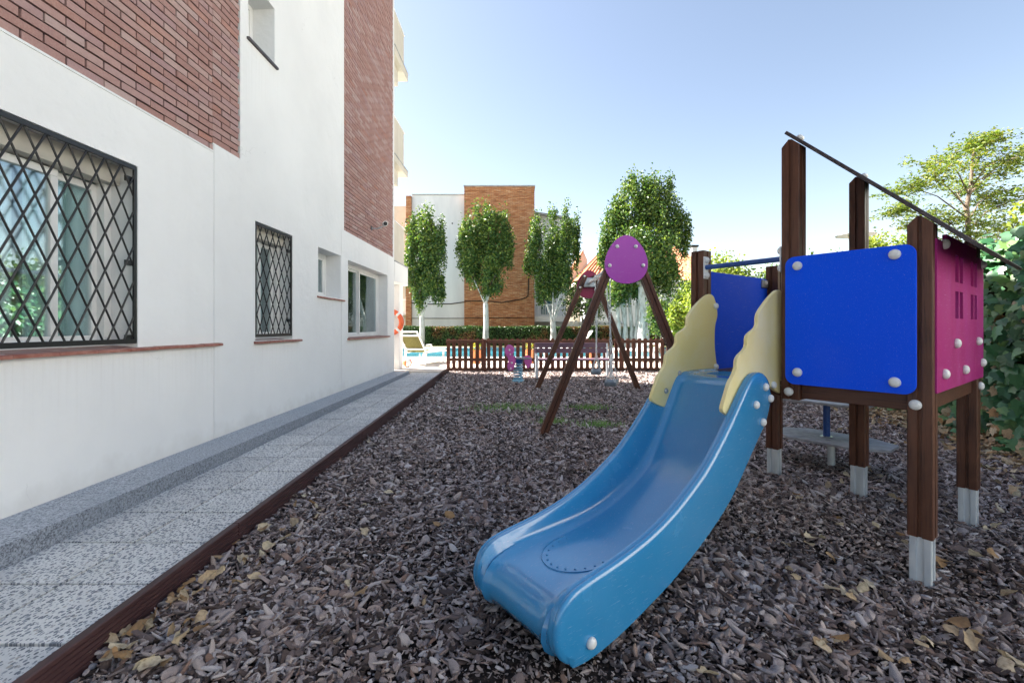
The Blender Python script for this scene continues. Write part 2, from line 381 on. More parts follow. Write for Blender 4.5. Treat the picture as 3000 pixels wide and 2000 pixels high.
M['red'] = plastic('crimson_panel', (.30, .012, .07), (.34, .03, .10), .45, .05, .4, 3)
M['pink'] = plastic('pink_panel', (.62, .10, .42), (.70, .2, .5), .4, .1, .4, 3)
M['cap'] = plain('white_plastic_cap', (.80, .80, .78), (.70, .70, .68), 20, .35, .5)
M['galv'] = plain('galvanised_steel', (.55, .60, .64), (.74, .78, .80), 12, .42, .5, .35, bump=.12, bscale=60, stretch=(1, 1, .3))
M['steel'] = plain('grey_steel', (.34, .36, .38), (.46, .48, .50), 10, .35, .5, .8)
M['bluetube'] = plastic('blue_painted_tube', (.008, .06, .25), None, .35, .2)
M['hpl'] = plain('grey_step_board', (.28, .28, .30), (.40, .40, .42), 18, .7, .3, bump=.2)
M['rubber'] = plain('grey_rubber', (.10, .12, .14), (.20, .24, .27), 10, .6, .4)
M['dark'] = plain('dark_roof_board', (.035, .026, .028), (.07, .055, .06), 20, .45, .5)
M['springblue'] = plastic('light_blue_spring', (.18, .45, .62), (.5, .66, .74), .4, .1, .8, 18)
M['white'] = plain('white_paint', (.80, .80, .80), (.74, .74, .73), 4, .5, .4)
M['whitewash'] = plain('whitewashed_bark', (.50, .495, .47), (.24, .22, .19), 9, .9, .1, bump=.6, bscale=20, bdist=.02, stretch=(1, 1, .4), lo=.46, hi=.70)
M['barkbrown'] = plain('grey_brown_bark', (.10, .075, .055), (.19, .15, .115), 12, .9, .1, bump=.6, bscale=25, bdist=.02)
M['leaf'] = leaf_mat('tree_leaf', [(.1, (.022, .060, .020)), (.4, (.052, .112, .028)), (.62, (.10, .165, .034)), (.85, (.22, .265, .05))], .32, .45)
M['robinia'] = leaf_mat('feathery_leaf', [(.1, (.05, .095, .018)), (.45, (.105, .16, .025)), (.7, (.19, .22, .04)), (.9, (.28, .22, .045))], .4, .5)
M['ivy'] = leaf_mat('ivy_leaf', [(.08, (.014, .05, .022)), (.35, (.042, .14, .06)), (.62, (.09, .22, .095)), (.85, (.17, .28, .085))], .18, .32, spec=.45)
M['hedge'] = leaf_mat('hedge_leaf', [(.1, (.012, .035, .010)), (.5, (.03, .08, .016)), (.85, (.08, .14, .03))], .2, .5, patch=((.13, .065, .022), .55, .52))
M['shrub'] = leaf_mat('bright_shrub_leaf', [(.1, (.08, .13, .02)), (.5, (.19, .26, .035)), (.85, (.36, .38, .08))], .4, .5)
M['grass'] = leaf_mat('grass_blade', [(.1, (.10, .22, .06)), (.5, (.18, .36, .10)), (.9, (.28, .46, .15))], .4, .5)
M['dry'] = dry_leaf_mat()
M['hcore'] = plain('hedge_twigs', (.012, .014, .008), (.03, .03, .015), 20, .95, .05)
M['deck'] = plain('pool_deck_paving', (.62, .55, .47), (.70, .63, .55), 3, .8, .3, bump=.1)
M['bounce_paving'] = plain('bounce_concrete', (.40, .39, .37), (.48, .47, .45), 2, .85, .2)
M['pooltile'] = plain('pool_tiles', (.07, .26, .32), (.10, .31, .37), 8, .3, .5)
M['water'] = water_mat()
M['soil'] = plain('garden_soil', (.10, .085, .05), (.07, .09, .035), 1.5, .95, .1)
M['farground'] = plain('far_ground', (.16, .15, .11), (.12, .14, .08), .2, .95, .1)
M['orangebrick'] = far_brick('orange_brick', [(.26, .085, .035), (.46, .165, .062), (.56, .24, .095), (.40, .125, .05), (.66, .38, .21)], 1.0)
M['creamwhite'] = plain('cream_white_render', (.78, .77, .745), (.73, .715, .68), 2, .85, .2, bump=.1)
M['greywall'] = plain('weathered_white_wall', (.62, .63, .65), (.74, .75, .76), 1.2, .9, .2, stretch=(1, 1, .25), bump=.1)
M['grime'] = plain('grey_coping', (.30, .30, .31), (.42, .42, .42), 6, .9, .2)
M['tileroof'] = tile_roof()
M['olive'] = plain('olive_mesh_fabric', (.07, .07, .02), (.10, .095, .03), 30, .8, .2)
M['orange'] = plastic('orange_plastic', (.75, .12, .03), None, .4, .1)
M['terracotta'] = plain('terracotta_pot', (.50, .17, .07), (.58, .24, .12), 8, .8, .2)
M['yflower'] = leaf_mat('yellow_flower', [(.1, (.08, .14, .03)), (.55, (.16, .22, .05)), (.7, (.6, .45, .05)), (.9, (.75, .55, .1))], .3)
M['bluedark'] = plain('dark_teal_glass', (.02, .09, .12), (.04, .13, .16), 3, .15, .5)
M['lampyellow'] = plain('yellowed_lamp_glass', (.62, .48, .16), (.70, .56, .24), 5, .4, .5)
M['cable'] = plain('dark_cable', (.03, .025, .022), None, 5, .7, .2)

# ------------------------------------------------------------------ the setting: ground, path, kerb, bark bed, deck, pool
tag(MB().box(-500, 500, -300, 700, -.6, -.35).build('ground', M['farground']), kind='structure')
edge_x = lambda y: float(np.interp(y, [-2, 1.5, 5.05, 11.6], [-1.66, -1.68, -1.75, -1.86]))
path_z = lambda y: .011 * (y - 2)

xs = np.arange(-2.0, 7.01, .25); ys = np.arange(-2.0, 12.01, .25)
V = np.array([(x, y, bark_z(y) - .018) for y in ys for x in xs]); nx = len(xs)
V[:, 2] += np.interp(np.sin(V[:, 0] * 2.3 + V[:, 1] * 1.1) + np.sin(V[:, 1] * 2.9 - V[:, 0]), [-2, 2], [-.008, .008])
Fq = np.array([(j * nx + i, j * nx + i + 1, (j + 1) * nx + i + 1, (j + 1) * nx + i) for j in range(len(ys) - 1) for i in range(nx - 1)])
tag(link('bark_bed', grid_mesh('bark_bed', V, Fq, M['bed'], True)), kind='structure')

# path with its paving tiles
pth = MB(); n = 14; y_ = np.linspace(-1.5, 11.0, n)
for i in range(n - 1):
    a, b = y_[i], y_[i + 1]
    pth.add([(-2.6, a, path_z(a) - .018), (edge_x(a) + .01, a, path_z(a) - .018), (edge_x(b) + .01, b, path_z(b) - .018), (-2.6, b, path_z(b) - .018)], [(0, 1, 2, 3)])
path = tag(pth.build('path', M['mortar']), kind='structure')
row = .4
for k in range(31):
    y0 = -1.47 + .4 * k + .0; y1 = y0 + row - .014
    for c_ in range(2):
        x0 = -2.546 if c_ == 0 else -2.122
        x1 = -2.135 if c_ == 0 else edge_x((y0 + y1) / 2) - .004
        t = MB(); dz = random.uniform(-.0015, .0015)
        zc = lambda y: path_z(y) + dz
        t.add([(x0, y0, zc(y0) - .03), (x1, y0, zc(y0) - .03), (x1, y1, zc(y1) - .03), (x0, y1, zc(y1) - .03), (x0, y0, zc(y0)), (x1, y0, zc(y0)), (x1, y1, zc(y1)), (x0, y1, zc(y1))],
              [(3, 2, 1, 0), (4, 5, 6, 7), (0, 1, 5, 4), (1, 2, 6, 5), (2, 3, 7, 6), (3, 0, 4, 7)])
        t.build('paving_tile', M['tile'], path)

kb = MB()
kb.box(-2.93, -2.56, -1.5, 10.7, -.2, .03); kerb = tag(kb.build('kerb', M['mortar']), kind='structure')
ky = [-1.5, -.3, .6, 1.75, 2.95, 3.12, 4.3, 5.5, 6.7, 7.9, 9.1, 10.66]
ktop = lambda y: .12 + .0055 * (y - 2.2)
for a, b in zip(ky[:-1], ky[1:]):
    b -= .004; t = MB()
    t.add([(-2.905, a, -.1), (-2.549, a, -.1), (-2.549, b, -.1), (-2.905, b, -.1), (-2.905, a, ktop(a)), (-2.549, a, ktop(a)), (-2.549, b, ktop(b)), (-2.905, b, ktop(b))],
          [(3, 2, 1, 0), (4, 5, 6, 7), (0, 1, 5, 4), (1, 2, 6, 5), (2, 3, 7, 6), (3, 0, 4, 7)])
    ks = t.build('kerb_stone', M['granite'], kerb, bevel=.004, seg=2); ks.data.materials.append(M['shaded_kerb']); ks.data.polygons[3].material_index = 1  # front face rougher; its darker tone is shade put into the colour

ed = thing('timber_edging', 'long grooved brown edging boards between the pebble path and the bark', 'edging', (edge_x(5), 5, -.1))
by = [-1.2, .55, 2.72, 5.0, 7.3, 9.6, 11.75]
for a, b in zip(by[:-1], by[1:]):
    b -= .006; za, zb = path_z(a) + .022, path_z(b) + .022
    prof = [(0, -.26), (0, 0), (.034, 0), (.037, -.004), (.037, -.018)]
    for q in range(5):
        zz = -.020 - q * .021; prof += [(.031, zz - .001), (.031, zz - .005), (.037, zz - .007), (.037, zz - .019)]
    prof += [(.037, -.26)]
    m = len(prof); xa, xb = edge_x(a), edge_x(b); t = MB()
    t.add([(xa + p, a, za + q) for p, q in prof] + [(xb + p, b, zb + q) for p, q in prof],
          [tuple(range(m)), tuple(range(m, 2 * m))[::-1]] + [(i, m + i, m + (i + 1) % m, (i + 1) % m) for i in range(m)])
    t.build('board', M['edging'], ed)

dk = MB()
DZ = .13
dk.box(-14, edge_x(11.6) + .0, 10.93, 16, -.3, DZ).box(edge_x(11.6) + .003, 16, 12.0, 16, -.3, DZ - .001)
dk.box(-20, -11, 16.003, 22.3, -.3, DZ - .002).box(7, 20, 16.003, 22.3, -.3, DZ - .002)
tag(dk.build('pool_deck', M['deck']), kind='structure')
tag(MB().box(-11, 7, 15.75, 16.02, DZ - .05, DZ + .02).box(-11, 7, 22.28, 22.6, DZ - .05, DZ + .06).build('pool_coping', M['white'], bevel=.01), kind='structure')
tag(MB().box(-11.2, 7.2, 22.1, 22.29, -1.2, DZ + .05).box(-11.2, 7.2, 16.021, 16.1, -1.2, DZ - .01).box(-11.2, 7.2, 16, 22.2, -1.4, -1.3).build('pool_basin', M['pooltile']), kind='structure')
tag(MB().add([(-11.1, 16.05, .035), (7.1, 16.05, .035), (7.1, 22.2, .035), (-11.1, 22.2, .035)], [(0, 1, 2, 3)]).build('pool_water', M['water']), kind='structure')
tag(MB().box(-60, 80, 22.601, 120, -.34, DZ + .03).build('garden_ground', M['soil']), kind='structure')
tag(MB().box(-40, 7.0, -40, -3.1, -.34, -.1).build('bounce_paving', M['bounce_paving']), kind='structure')  # unseen pale paving added behind the camera to bounce sunlight forward
tag(MB().box(7.01, 60, -20, 22.6, -.34, -.12).build('neighbour_ground', M['soil']), kind='structure')

# ------------------------------------------------------------------ the building on the left
XW = -2.9
BLD = thing('apartment_building', 'white rendered apartment block with pink brick panels along the path', 'building', (XW, 5, 0))
B_END, B_TOP = 10.65, 10.6
# openings: y0, y1, z0, z1, depth, closed back?
W1 = (1.35, 3.47, 1.045, 2.42, .24); W2 = (5.02, 5.85, 1.045, 2.37, .22); W3 = (6.6, 7.44, 1.66, 2.36, .28); W4 = (7.76, 10.09, 1.0, 2.34, .25); W5 = (4.89, 5.42, 4.30, 4.98, .3)
P1 = (-2.6, 4.33, 2.875, 10.2, .03); P1b = (4.3301, 4.75, 2.95, 10.2, .03); P2 = (7.58, 10.56, 2.81, 10.2, .03)
W6 = (4.89, 5.42, 6.85, 7.53, .3)
J = [(4.335, 4.343, .13, 2.94, .008), (7.462, 7.469, .15, 2.80, .008), (10.11, 10.118, .16, 2.80, .008)]
holes = [W1, W2, W3, W4, W5, W6, P1, P1b, P2] + J
closed = [P1, P1b, P2] + J
yb = sorted({-3.0, B_END, *[h[0] for h in holes], *[h[1] for h in holes]}); zb = sorted({-.2, B_TOP, *[h[2] for h in holes], *[h[3] for h in holes]})
wl = MB()
for i in range(len(yb) - 1):
    for j in range(len(zb) - 1):
        yc, zc = (yb[i] + yb[i + 1]) / 2, (zb[j] + zb[j + 1]) / 2
        if any(h[0] < yc < h[1] and h[2] < zc < h[3] for h in holes): continue
        wl.add([(XW, yb[i], zb[j]), (XW, yb[i + 1], zb[j]), (XW, yb[i + 1], zb[j + 1]), (XW, yb[i], zb[j + 1])], [(0, 1, 2, 3)])
for h in holes:
    y0, y1, z0, z1, d = h; a, b = XW, XW - d
    q = [((y0, z0), (y1, z0)), ((y1, z0), (y1, z1)), ((y1, z1), (y0, z1)), ((y0, z1), (y0, z0))]
    if h is P1: q = [q[0], q[2], q[3]]
    if h is P1b: q = [q[0], q[1], q[2], ((4.33, 2.95), (4.33, 2.875))]
    for (ya, za), (yc, zc) in q:
        wl.add([(a, ya, za), (a, yc, zc), (b, yc, zc), (b, ya, za)], [(0, 3, 2, 1)])
    if h in J: wl.add([(b, y0, z0), (b, y1, z0), (b, y1, z1), (b, y0, z1)], [(0, 1, 2, 3)])
wl.add([(XW, B_END, -.2), (-13, B_END, -.2), (-13, B_END, B_TOP), (XW, B_END, B_TOP)], [(0, 1, 2, 3)])
wl.add([(XW, -3, -.2), (-13, -3, -.2), (-13, -3, B_TOP), (XW, -3, B_TOP)], [(3, 2, 1, 0)])
wl.add([(XW, -3, B_TOP), (XW, B_END, B_TOP), (-13, B_END, B_TOP), (-13, -3, B_TOP)], [(0, 1, 2, 3)])
wl.add([(-13, -3, -.2), (-13, B_END, -.2), (-13, B_END, B_TOP), (-13, -3, B_TOP)], [(3, 2, 1, 0)])
wl.build('wall', M['stucco'], BLD)
mb = MB()
for h in (P1, P1b, P2):
    y0, y1, z0, z1, d = h; mb.add([(XW - d + .001, y0, z0), (XW - d + .001, y1, z0), (XW - d + .001, y1, z1), (XW - d + .001, y0, z1)], [(0, 1, 2, 3)])
mb.build('mortar', M['mortar'], BLD)
# thin drip line at the foot of the brick panel
MB().box(XW - .01, XW + .006, -2.6, 4.33, 2.858, 2.874).build('drip_strip', M['pvc'], BLD)
# bricks: module .27 x .064
BL, BH, MOD, CO = .257, .0515, .27, .064
def brick_mesh(L):
    me = MB().box(-.022, 0, -L / 2, L / 2, -BH / 2, BH / 2).mesh('brick', M['brick']); return me
brick_full = brick_mesh(BL); cut_meshes = {}
def brick_spots(y0, y1, z0, z1, off):
    out = []; k = 0; z = z0 + .004
    while z + BH < z1:
        y = y0 - (MOD / 2 if (k + off) % 2 else 0)
        while y < y1 - .02:
            a, b = max(y, y0) + .003, min(y + MOD - (MOD - BL), y1 - .002)
            if b - a > .03: out.append(((a + b) / 2, z + BH / 2, round(b - a, 3)))
            y += MOD
        z += CO; k += 1
    return out
def seen_px(Y, z):
    u = U0 + F_PX * XW / Y; v = V0 - (z - CAM_Z) * F_PX / Y; return -40 < u and -30 < v
spots1 = [s for s in brick_spots(1.58, 4.33, P1[2], 6.2, 0)] + [s for s in brick_spots(4.3301, 4.75, P1b[2] - .0, 6.2, 0)]
near = [s for s in spots1 if seen_px(s[0], s[1])]
spots2 = brick_spots(P2[0], P2[1], P2[2], 9.9, 1)
spots2.sort(key=lambda s: s[1] + (s[0] - 7.6) * .5)
n2 = max(0, 300 - len(near)); single = near + spots2[:n2]; rest = [s for s in spots1 if not seen_px(s[0], s[1])] + spots2[n2:]
inv = world_matrix(BLD).inverted()
for Y, z, L in single:
    if abs(L - BL) < .004: me = brick_full
    else:
        key = round(L, 2)
        if key not in cut_meshes: cut_meshes[key] = brick_mesh(L)
        me = cut_meshes[key]
    o = bpy.data.objects.new('brick', me); C.objects.link(o); o.parent = BLD
    o.location = inv @ Vector((XW - .007 + random.uniform(-.003, .003), Y + random.uniform(-.002, .002), z + random.uniform(-.0015, .0015)))
    o.rotation_euler = (random.uniform(-.006, .006), 0, random.uniform(-.008, .008))
mb = MB()
for Y, z, L in rest:
    dx = random.uniform(-.003, .003); mb.box(XW - .029, XW - .007 + dx, Y - L / 2, Y + L / 2, z - BH / 2, z + BH / 2)
tag(mb.build('brickwork', M['brick'], BLD), kind='stuff')

def sill(y0, y1, z, proud=.045, depth=.2):
    n_ = max(1, round((y1 - y0) / .26)); L = (y1 - y0) / n_
    s_ = MB().box(XW - depth, XW + .02, y0 + .002, y1 - .002, z - .03, z - .012).build('window_sill', M['mortar'], BLD)
    for k in range(n_):
        a = y0 + k * L; dz = random.uniform(-.002, .002)
        MB().prism([(-depth, .006), (proud - .008, -.010), (proud, -.016), (proud, -.034), (proud - .01, -.036), (.0, -.034), (-depth, -.02)], (XW, a + .0015, z + dz), (1, 0, 0), (0, 0, 1), -(L - .003)).build('sill_tile', M['clay'], s_)
sill(1.0, 4.4, 1.052, .05); sill(4.99, 6.02, 1.048, .05); sill(6.56, 7.56, 1.655, .03, .26); sill(7.72, 10.16, 1.008, .05, .24)
MB().box(XW - .02, XW + .03, 4.86, 5.46, 4.275, 4.30).build('metal_sill', M['dark'], BLD)

def window_unit(w, frame_x, sashes, shutter=True):
    y0, y1, z0, z1, d = w; x = frame_x
    wn = MB(); t_ = .06
    for a in ((y0, y1, z0, z0 + t_), (y0, y1, z1 - t_, z1), (y0, y0 + t_, z0 + t_, z1 - t_), (y1 - t_, y1, z0 + t_, z1 - t_)):
        wn.box(x - .07, x, *a)
    W = wn.build('window_frame', M['pvc'], BLD, bevel=.004)
    if shutter: MB().box(x - .06, x + .07, y0 + .002, y1 - .002, z1 - .15, z1 - .002).build('shutter_box', M['beige'], W, bevel=.006)
    for (a, b, dx) in sashes:
        sm = MB(); s_ = .05; c0, c1 = z0 + t_ * .7, z1 - (.16 if shutter else t_ * .7); xx = x - .012 + dx
        for q in ((a, b, c0, c0 + s_), (a, b, c1 - s_, c1), (a, a + s_, c0 + s_, c1 - s_), (b - s_, b, c0 + s_, c1 - s_)):
            sm.box(xx - .035, xx, *q)
        sm.build('sash', M['pvc'], W, bevel=.004)
        MB().box(xx - .022, xx - .016, a + s_ * .8, b - s_ * .8, c0 + s_ * .8, c1 - s_ * .8).build('pane', M['glass'], W)
    r_ = MB(); xb = x - 2.6; q = [(y0 - .3, z0 - .6), (y1 + .3, z0 - .6), (y1 + .3, z1 + .25), (y0 - .3, z1 + .25)]; xf = x - .08
    r_.add([(xf, *p) for p in q] + [(xb, *p) for p in q], [(4, 5, 6, 7)[::-1], (0, 1, 5, 4), (1, 2, 6, 5), (2, 3, 7, 6), (3, 0, 4, 7)])
    r_.build('room', M['room'], W)
    return W
def curtain(w, x, a, b, parent, mat='curtain'):
    y0, y1, z0, z1, d = w; n_ = 60; yy = np.linspace(a, b, n_); m = MB()
    vv = [(x + .018 * math.sin(i * .9) + .007 * math.sin(i * 2.3), float(yy[i]), z) for i in range(n_) for z in (z0 + .06, z1 - .1)]
    m.add(vv, [(2 * i, 2 * i + 2, 2 * i + 3, 2 * i + 1) for i in range(n_ - 1)]); return m.build('curtain', M[mat], parent, smooth=80)
a_ = window_unit(W1, XW - .2, [(1.41, 3.08, .0), (3.02, 3.42, -.045)]); curtain(W1, XW - .315, 2.95, 3.44, a_); curtain(W1, XW - .33, 1.4, 2.9, a_, 'added_sheer')  # sheer added behind the left pane; its white stands in for reflected sky
a_ = window_unit(W2, XW - .17, [(5.07, 5.45, 0), (5.42, 5.80, -.04)]); curtain(W2, XW - .285, 5.05, 5.62, a_)
a_ = window_unit(W3, XW - .24, [(6.65, 7.39, 0)], False)
a_ = window_unit(W4, XW - .2, [(7.82, 8.95, -.04), (8.9, 10.03, 0)], False); curtain(W4, XW - .36, 7.8, 8.35, a_)
window_unit(W5, XW - .26, [(4.93, 5.38, 0)], False); window_unit(W6, XW - .26, [(4.93, 5.38, 0)], False)

def grille(y0, y1, z0, z1, x, pitch=.133, lugs=()):
    f_ = MB(); t_ = .034
    f_.box(x - .012, x + .004, y0, y1, z0, z0 + t_).box(x - .012, x + .004, y0, y1, z1 - t_ * .9, z1)
    f_.box(x - .012, x + .004, y0, y0 + t_ * .7, z0 + t_, z1 - t_ * .9).box(x - .012, x + .004, y1 - t_ * .7, y1, z0 + t_, z1 - t_ * .9)
    G = f_.build('window_grille', M['iron'], BLD, bevel=.002)
    for yl, zl in lugs: MB().box(x - .03, x - .012, yl - .05, yl, zl - .02, zl + .02).build('lug', M['iron'], G)
    h = z1 - z0; a0, a1, c0, c1 = y0 + .01, y1 - .01, z0 + .01, z1 - .01
    for s_, xo in ((1, 0), (-1, -.009)):
        k0 = math.floor((y0 - h / 2) / pitch); 
        for k in range(k0, math.ceil((y1 + h / 2) / pitch) + 1):
            ys_ = k * pitch + .02                       # y where the bar meets the bottom
            t0, t1 = c0, c1
            ya = lambda z: ys_ + s_ * (z - z0) / 2
            lo, hi = (a0, a1)
            zs = sorted([z0 + s_ * 2 * (lo - ys_), z0 + s_ * 2 * (hi - ys_)])
            t0, t1 = max(t0, zs[0]), min(t1, zs[1])
            if t1 - t0 < .05: continue
            MB().tube([(x - .004 + xo, ya(t0), t0), (x - .004 + xo, ya(t1), t1)], .0066, 6).build('bar', M['iron'], G)
    return G
grille(1.36, 3.465, 1.075, 2.415, XW - .006, lugs=((3.44, 2.31), (3.44, 1.68), (3.44, 1.12)))
grille(5.03, 5.845, 1.085, 2.36, XW - .006, lugs=((5.82, 2.16), (5.82, 1.28)))

# balconies at the end of the block
for zt, hb, pt in ((2.735, .47, 3.68), (5.245, .15, 6.13), (7.80, .19, 8.62)):
    bm = MB().box(-8, XW + .012, B_END + .002, 11.93, zt - hb, zt)
    bal = bm.build('balcony', M['stucco'] if hb > .3 else M['cream'], BLD, bevel=.01)
    MB().box(-8, XW + .02, B_END + .002, 11.96, zt + .001, zt + .022).build('slab_edge', M['grime'], bal)
    if hb < .3: MB().box(-7.9, XW - .12, B_END + .003, 11.45, zt - hb - .38, zt - hb - .002).build('edge_beam', M['cream'], bal, bevel=.01)
    for k in range(3):
        a = B_END + .01 + k * .325
        MB().box(XW - .05, XW - .02, a, a + .319, zt + .03, pt).build('parapet_panel', M['cream'], bal)
    MB().box(-8, XW - .051, 11.59, 11.62, zt + .03, pt).build('parapet_panel', M['cream'], bal)
    MB().box(-8, XW, B_END + .01, 11.66, pt + .001, pt + .03).build('parapet_cap', M['white'], bal)
MB().box(-3.45, -3.0, 11.5, 11.85, DZ - .1, 2.264).build('pillar', M['stucco'], BLD, bevel=.008)

# security camera on the far brick panel
cy, cz = 9.02, 3.15
sc_ = thing('security_camera', 'small white bullet security camera bracketed to the brick panel', 'camera', (XW, cy, cz))
MB().lathe([(.05, 0), (.05, .012)], (XW - .012, cy, cz), (1, 0, 0), 14).build('wall_plate', M['dark'], sc_, smooth=40)
MB().tube([(XW, cy, cz), (XW + .10, cy + .04, cz + .0), (XW + .2, cy + .06, cz + .05)], .013, 8).build('bracket', M['steel'], sc_, smooth=60)
hs = MB().lathe([(.04, -.10), (.05, -.09), (.05, .12), (.043, .125)], (XW + .24, cy + .06, cz + .1), (.35, -.9, -.15), 16).build('housing', M['cap'], sc_, smooth=40)
MB().lathe([(.04, .126), (.03, .13)], (XW + .24, cy + .06, cz + .1), (.35, -.9, -.15), 16).build('lens', M['iron'], hs, smooth=40)

# ------------------------------------------------------------------ play tower with slide
def rounded(x0, x1, y0, y1, r, n_=6, corners=(1, 1, 1, 1)):
    out = []
    for (cx, cy_, a0, on) in ((x1 - r, y1 - r, 0, corners[0]), (x0 + r, y1 - r, 90, corners[1]), (x0 + r, y0 + r, 180, corners[2]), (x1 - r, y0 + r, 270, corners[3])):
        if on: out += [(cx + r * math.cos(R(a0 + 90 * k / n_)), cy_ + r * math.sin(R(a0 + 90 * k / n_))) for k in range(n_ + 1)]
        else: out.append((x1 if a0 in (0, 270) else x0, y1 if a0 in (0, 90) else y0))
    return out
def grooved(s_=.1, g=.012, d=.012, ch=.004):
    h = s_ / 2; q = []
    for k in range(4):
        c, s2 = math.cos(math.pi / 2 * k), math.sin(math.pi / 2 * k)
        for x, y in ((h, -h + ch), (h, -g / 2 - .003), (h - d, -g / 2), (h - d, g / 2), (h, g / 2 + .003), (h, h - ch), (h - ch, h)):
            q.append((x * c - y * s2, x * s2 + y * c))
    return q
GP = grooved(); GPM = grooved(.086, .026, .012, .003)
cap_prof = [(.034, 0), (.036, .006), (.034, .016), (.027, .026), (.014, .032), (.001, .033)]
def cap_mesh(r=.036):
    k = r / .036; return MB().lathe([(a * k, h * k) for a, h in cap_prof], (0, 0, 0), (0, 0, 1), 16).mesh('bolt_cap', M['cap'], None, 50)
CAP = cap_mesh(.0265); CAPS = cap_mesh(.0225); HEAD = MB().lathe([(.018, 0), (.018, .004), (.010, .012), (.001, .013)], (0, 0, 0), (0, 0, 1), 12).mesh('bolt_head', M['steel'], None, 50)
def caps(parent, pts, nrm, me=CAP, name='bolt_cap'):
    rot = Vector(nrm).to_track_quat('Z', 'Y').to_matrix().to_4x4()
    return shared_parts(name, me, parent, [(p, rot) for p in pts])

TA = R(37.0)
T0 = Vector((1.305, 3.249, 0))
TW = thing('play_tower', 'wooden play tower with blue slide, blue and magenta panels and pitched roof', 'play tower', (T0.x, T0.y, bark_z(3.2)), TA)
LM = Matrix.Translation(T0) @ Matrix.Rotation(TA, 4, 'Z')       # local (x away, y left), z measured from the path level
L_ = lambda x, y, z: LM @ Vector((x, y, z))
NX, NY = (LM.to_3x3() @ Vector((1, 0, 0))), (LM.to_3x3() @ Vector((0, 1, 0)))
ax_, bx_ = 1.138, (0, -.61, -1.205)
roof_z = lambda y: 2.335 - .967 * (-(y) - .61)                   # roof underside at local y
posts = {'A': (0, -.61, .765, None), 'B': (0, -1.205, .155, None), 'C': (ax_, -.61, .155, None), 'D': (ax_, -1.205, .155, None), 'E': (0, 0, .155, 1.735), 'F': (ax_, 0, .155, 1.72)}
for k, (px, py, zb_, zt) in posts.items():
    m = MB(); n_ = len(GP)
    if zt is None: top = [min(roof_z(py + q) - .004, roof_z(py) + .0 + (q * 0) - max(0, q - .0) * 1.0 + .0) for p, q in GP]
    else: top = [zt] * n_
    vv = [L_(px + p, py + q, zb_) for p, q in GP] + [L_(px + p, py + q, t) for (p, q), t in zip(GP, top)]
    m.add(vv, [tuple(range(n_))[::-1]] + [(i, (i + 1) % n_, n_ + (i + 1) % n_, n_ + i) for i in range(n_)])
    c0 = sum((v for v in vv[n_:]), Vector()) / n_; m.add([c0] + vv[n_:], [(0, 1 + i, 1 + (i + 1) % n_) for i in range(n_)])
    po = m.build('post', M['wood'], TW)
    if k != 'A':
        m = MB(); n_ = len(GPM); m.add([L_(px + p, py + q, -.2) for p, q in GPM] + [L_(px + p, py + q, zb_ - .001) for p, q in GPM], [tuple(range(n_))[::-1], tuple(range(n_, 2 * n_))] + [(i, (i + 1) % n_, n_ + (i + 1) % n_, n_ + i) for i in range(n_)])
        m.build('post_foot', M['galv'], po)
def lbox(x0, x1, y0, y1, z0, z1): 
    c = L_((x0 + x1) / 2, (y0 + y1) / 2, (z0 + z1) / 2); return MB().obox(c, NX * (x1 - x0) / 2, NY * (y1 - y0) / 2, Vector((0, 0, (z1 - z0) / 2)))
# beams and deck
for q in ((-.022, .022, -1.153, -.662, .775, .868), (-.022, .022, -.558, -.052, .775, .868), (ax_ - .022, ax_ + .022, -1.153, -.662, .775, .868), (ax_ - .022, ax_ + .022, -.558, -.052, .775, .868),
          (.052, ax_ - .052, -1.227, -1.183, .775, .868), (.052, ax_ - .052, -.022, .022, .775, .868)):
    lbox(*q).build('beam', M['woodx'], TW, bevel=.005)
for k in range(9):
    y0 = -1.15 + k * .125; lbox(.03, ax_ - .03, y0, y0 + .119, .869, .893).build('deck_board', M['woodx'], TW, bevel=.003)
# blue side panels
m = MB().prism(rounded(-1.2, -.598, .862, 1.612, .05), L_(-.072, 0, 0), NY, (0, 0, 1), -.018)
pn = m.build('side_panel', M['blue'], TW, bevel=.003)
caps(pn, [L_(-.091, -.668, 1.555), L_(-.091, -1.118, 1.565), L_(-.091, -.668, .935), L_(-.091, -1.118, .92)], -NX)
caps(TW, [L_(-.052, -.605, .812), L_(-.052, -1.19, .812)], -NX)
m = MB().prism(rounded(.05, ax_ - .03, .862, 1.612, .05), L_(0, .055, 0), NX, (0, 0, 1), .018)
pn2 = m.build('side_panel', M['blue'], TW, bevel=.003)
caps(pn2, [L_(ax_ - .1, .033, 1.575)], -NY, CAPS)
# magenta house-front panel, cut with window holes: built from strips round the holes
yp = -1.262
px0, px1, pz0, pz1 = -.01, 1.235, .872, 1.635
hol = []
for wx in (.40, .82):
    for wz in (1.245, 1.445):
        hol += [(wx, wx + .085, wz, wz + .15), (wx + .115, wx + .20, wz, wz + .15)]
xsb = sorted({px0, px1, *[h[0] for h in hol], *[h[1] for h in hol]}); zsb = sorted({pz0, pz1, *[h[2] for h in hol], *[h[3] for h in hol]})
pm = MB()
def inside(x, z): return any(h[0] < x < h[1] and h[2] < z < h[3] for h in hol)
for yy, flip in ((yp, 0), (yp + .018, 1)):
    for i in range(len(xsb) - 1):
        for j in range(len(zsb) - 1):
            if inside((xsb[i] + xsb[i + 1]) / 2, (zsb[j] + zsb[j + 1]) / 2): continue
            q = [L_(xsb[i], yy, zsb[j]), L_(xsb[i + 1], yy, zsb[j]), L_(xsb[i + 1], yy, zsb[j + 1]), L_(xsb[i], yy, zsb[j + 1])]
            pm.add(q, [(0, 1, 2, 3) if not flip else (3, 2, 1, 0)])
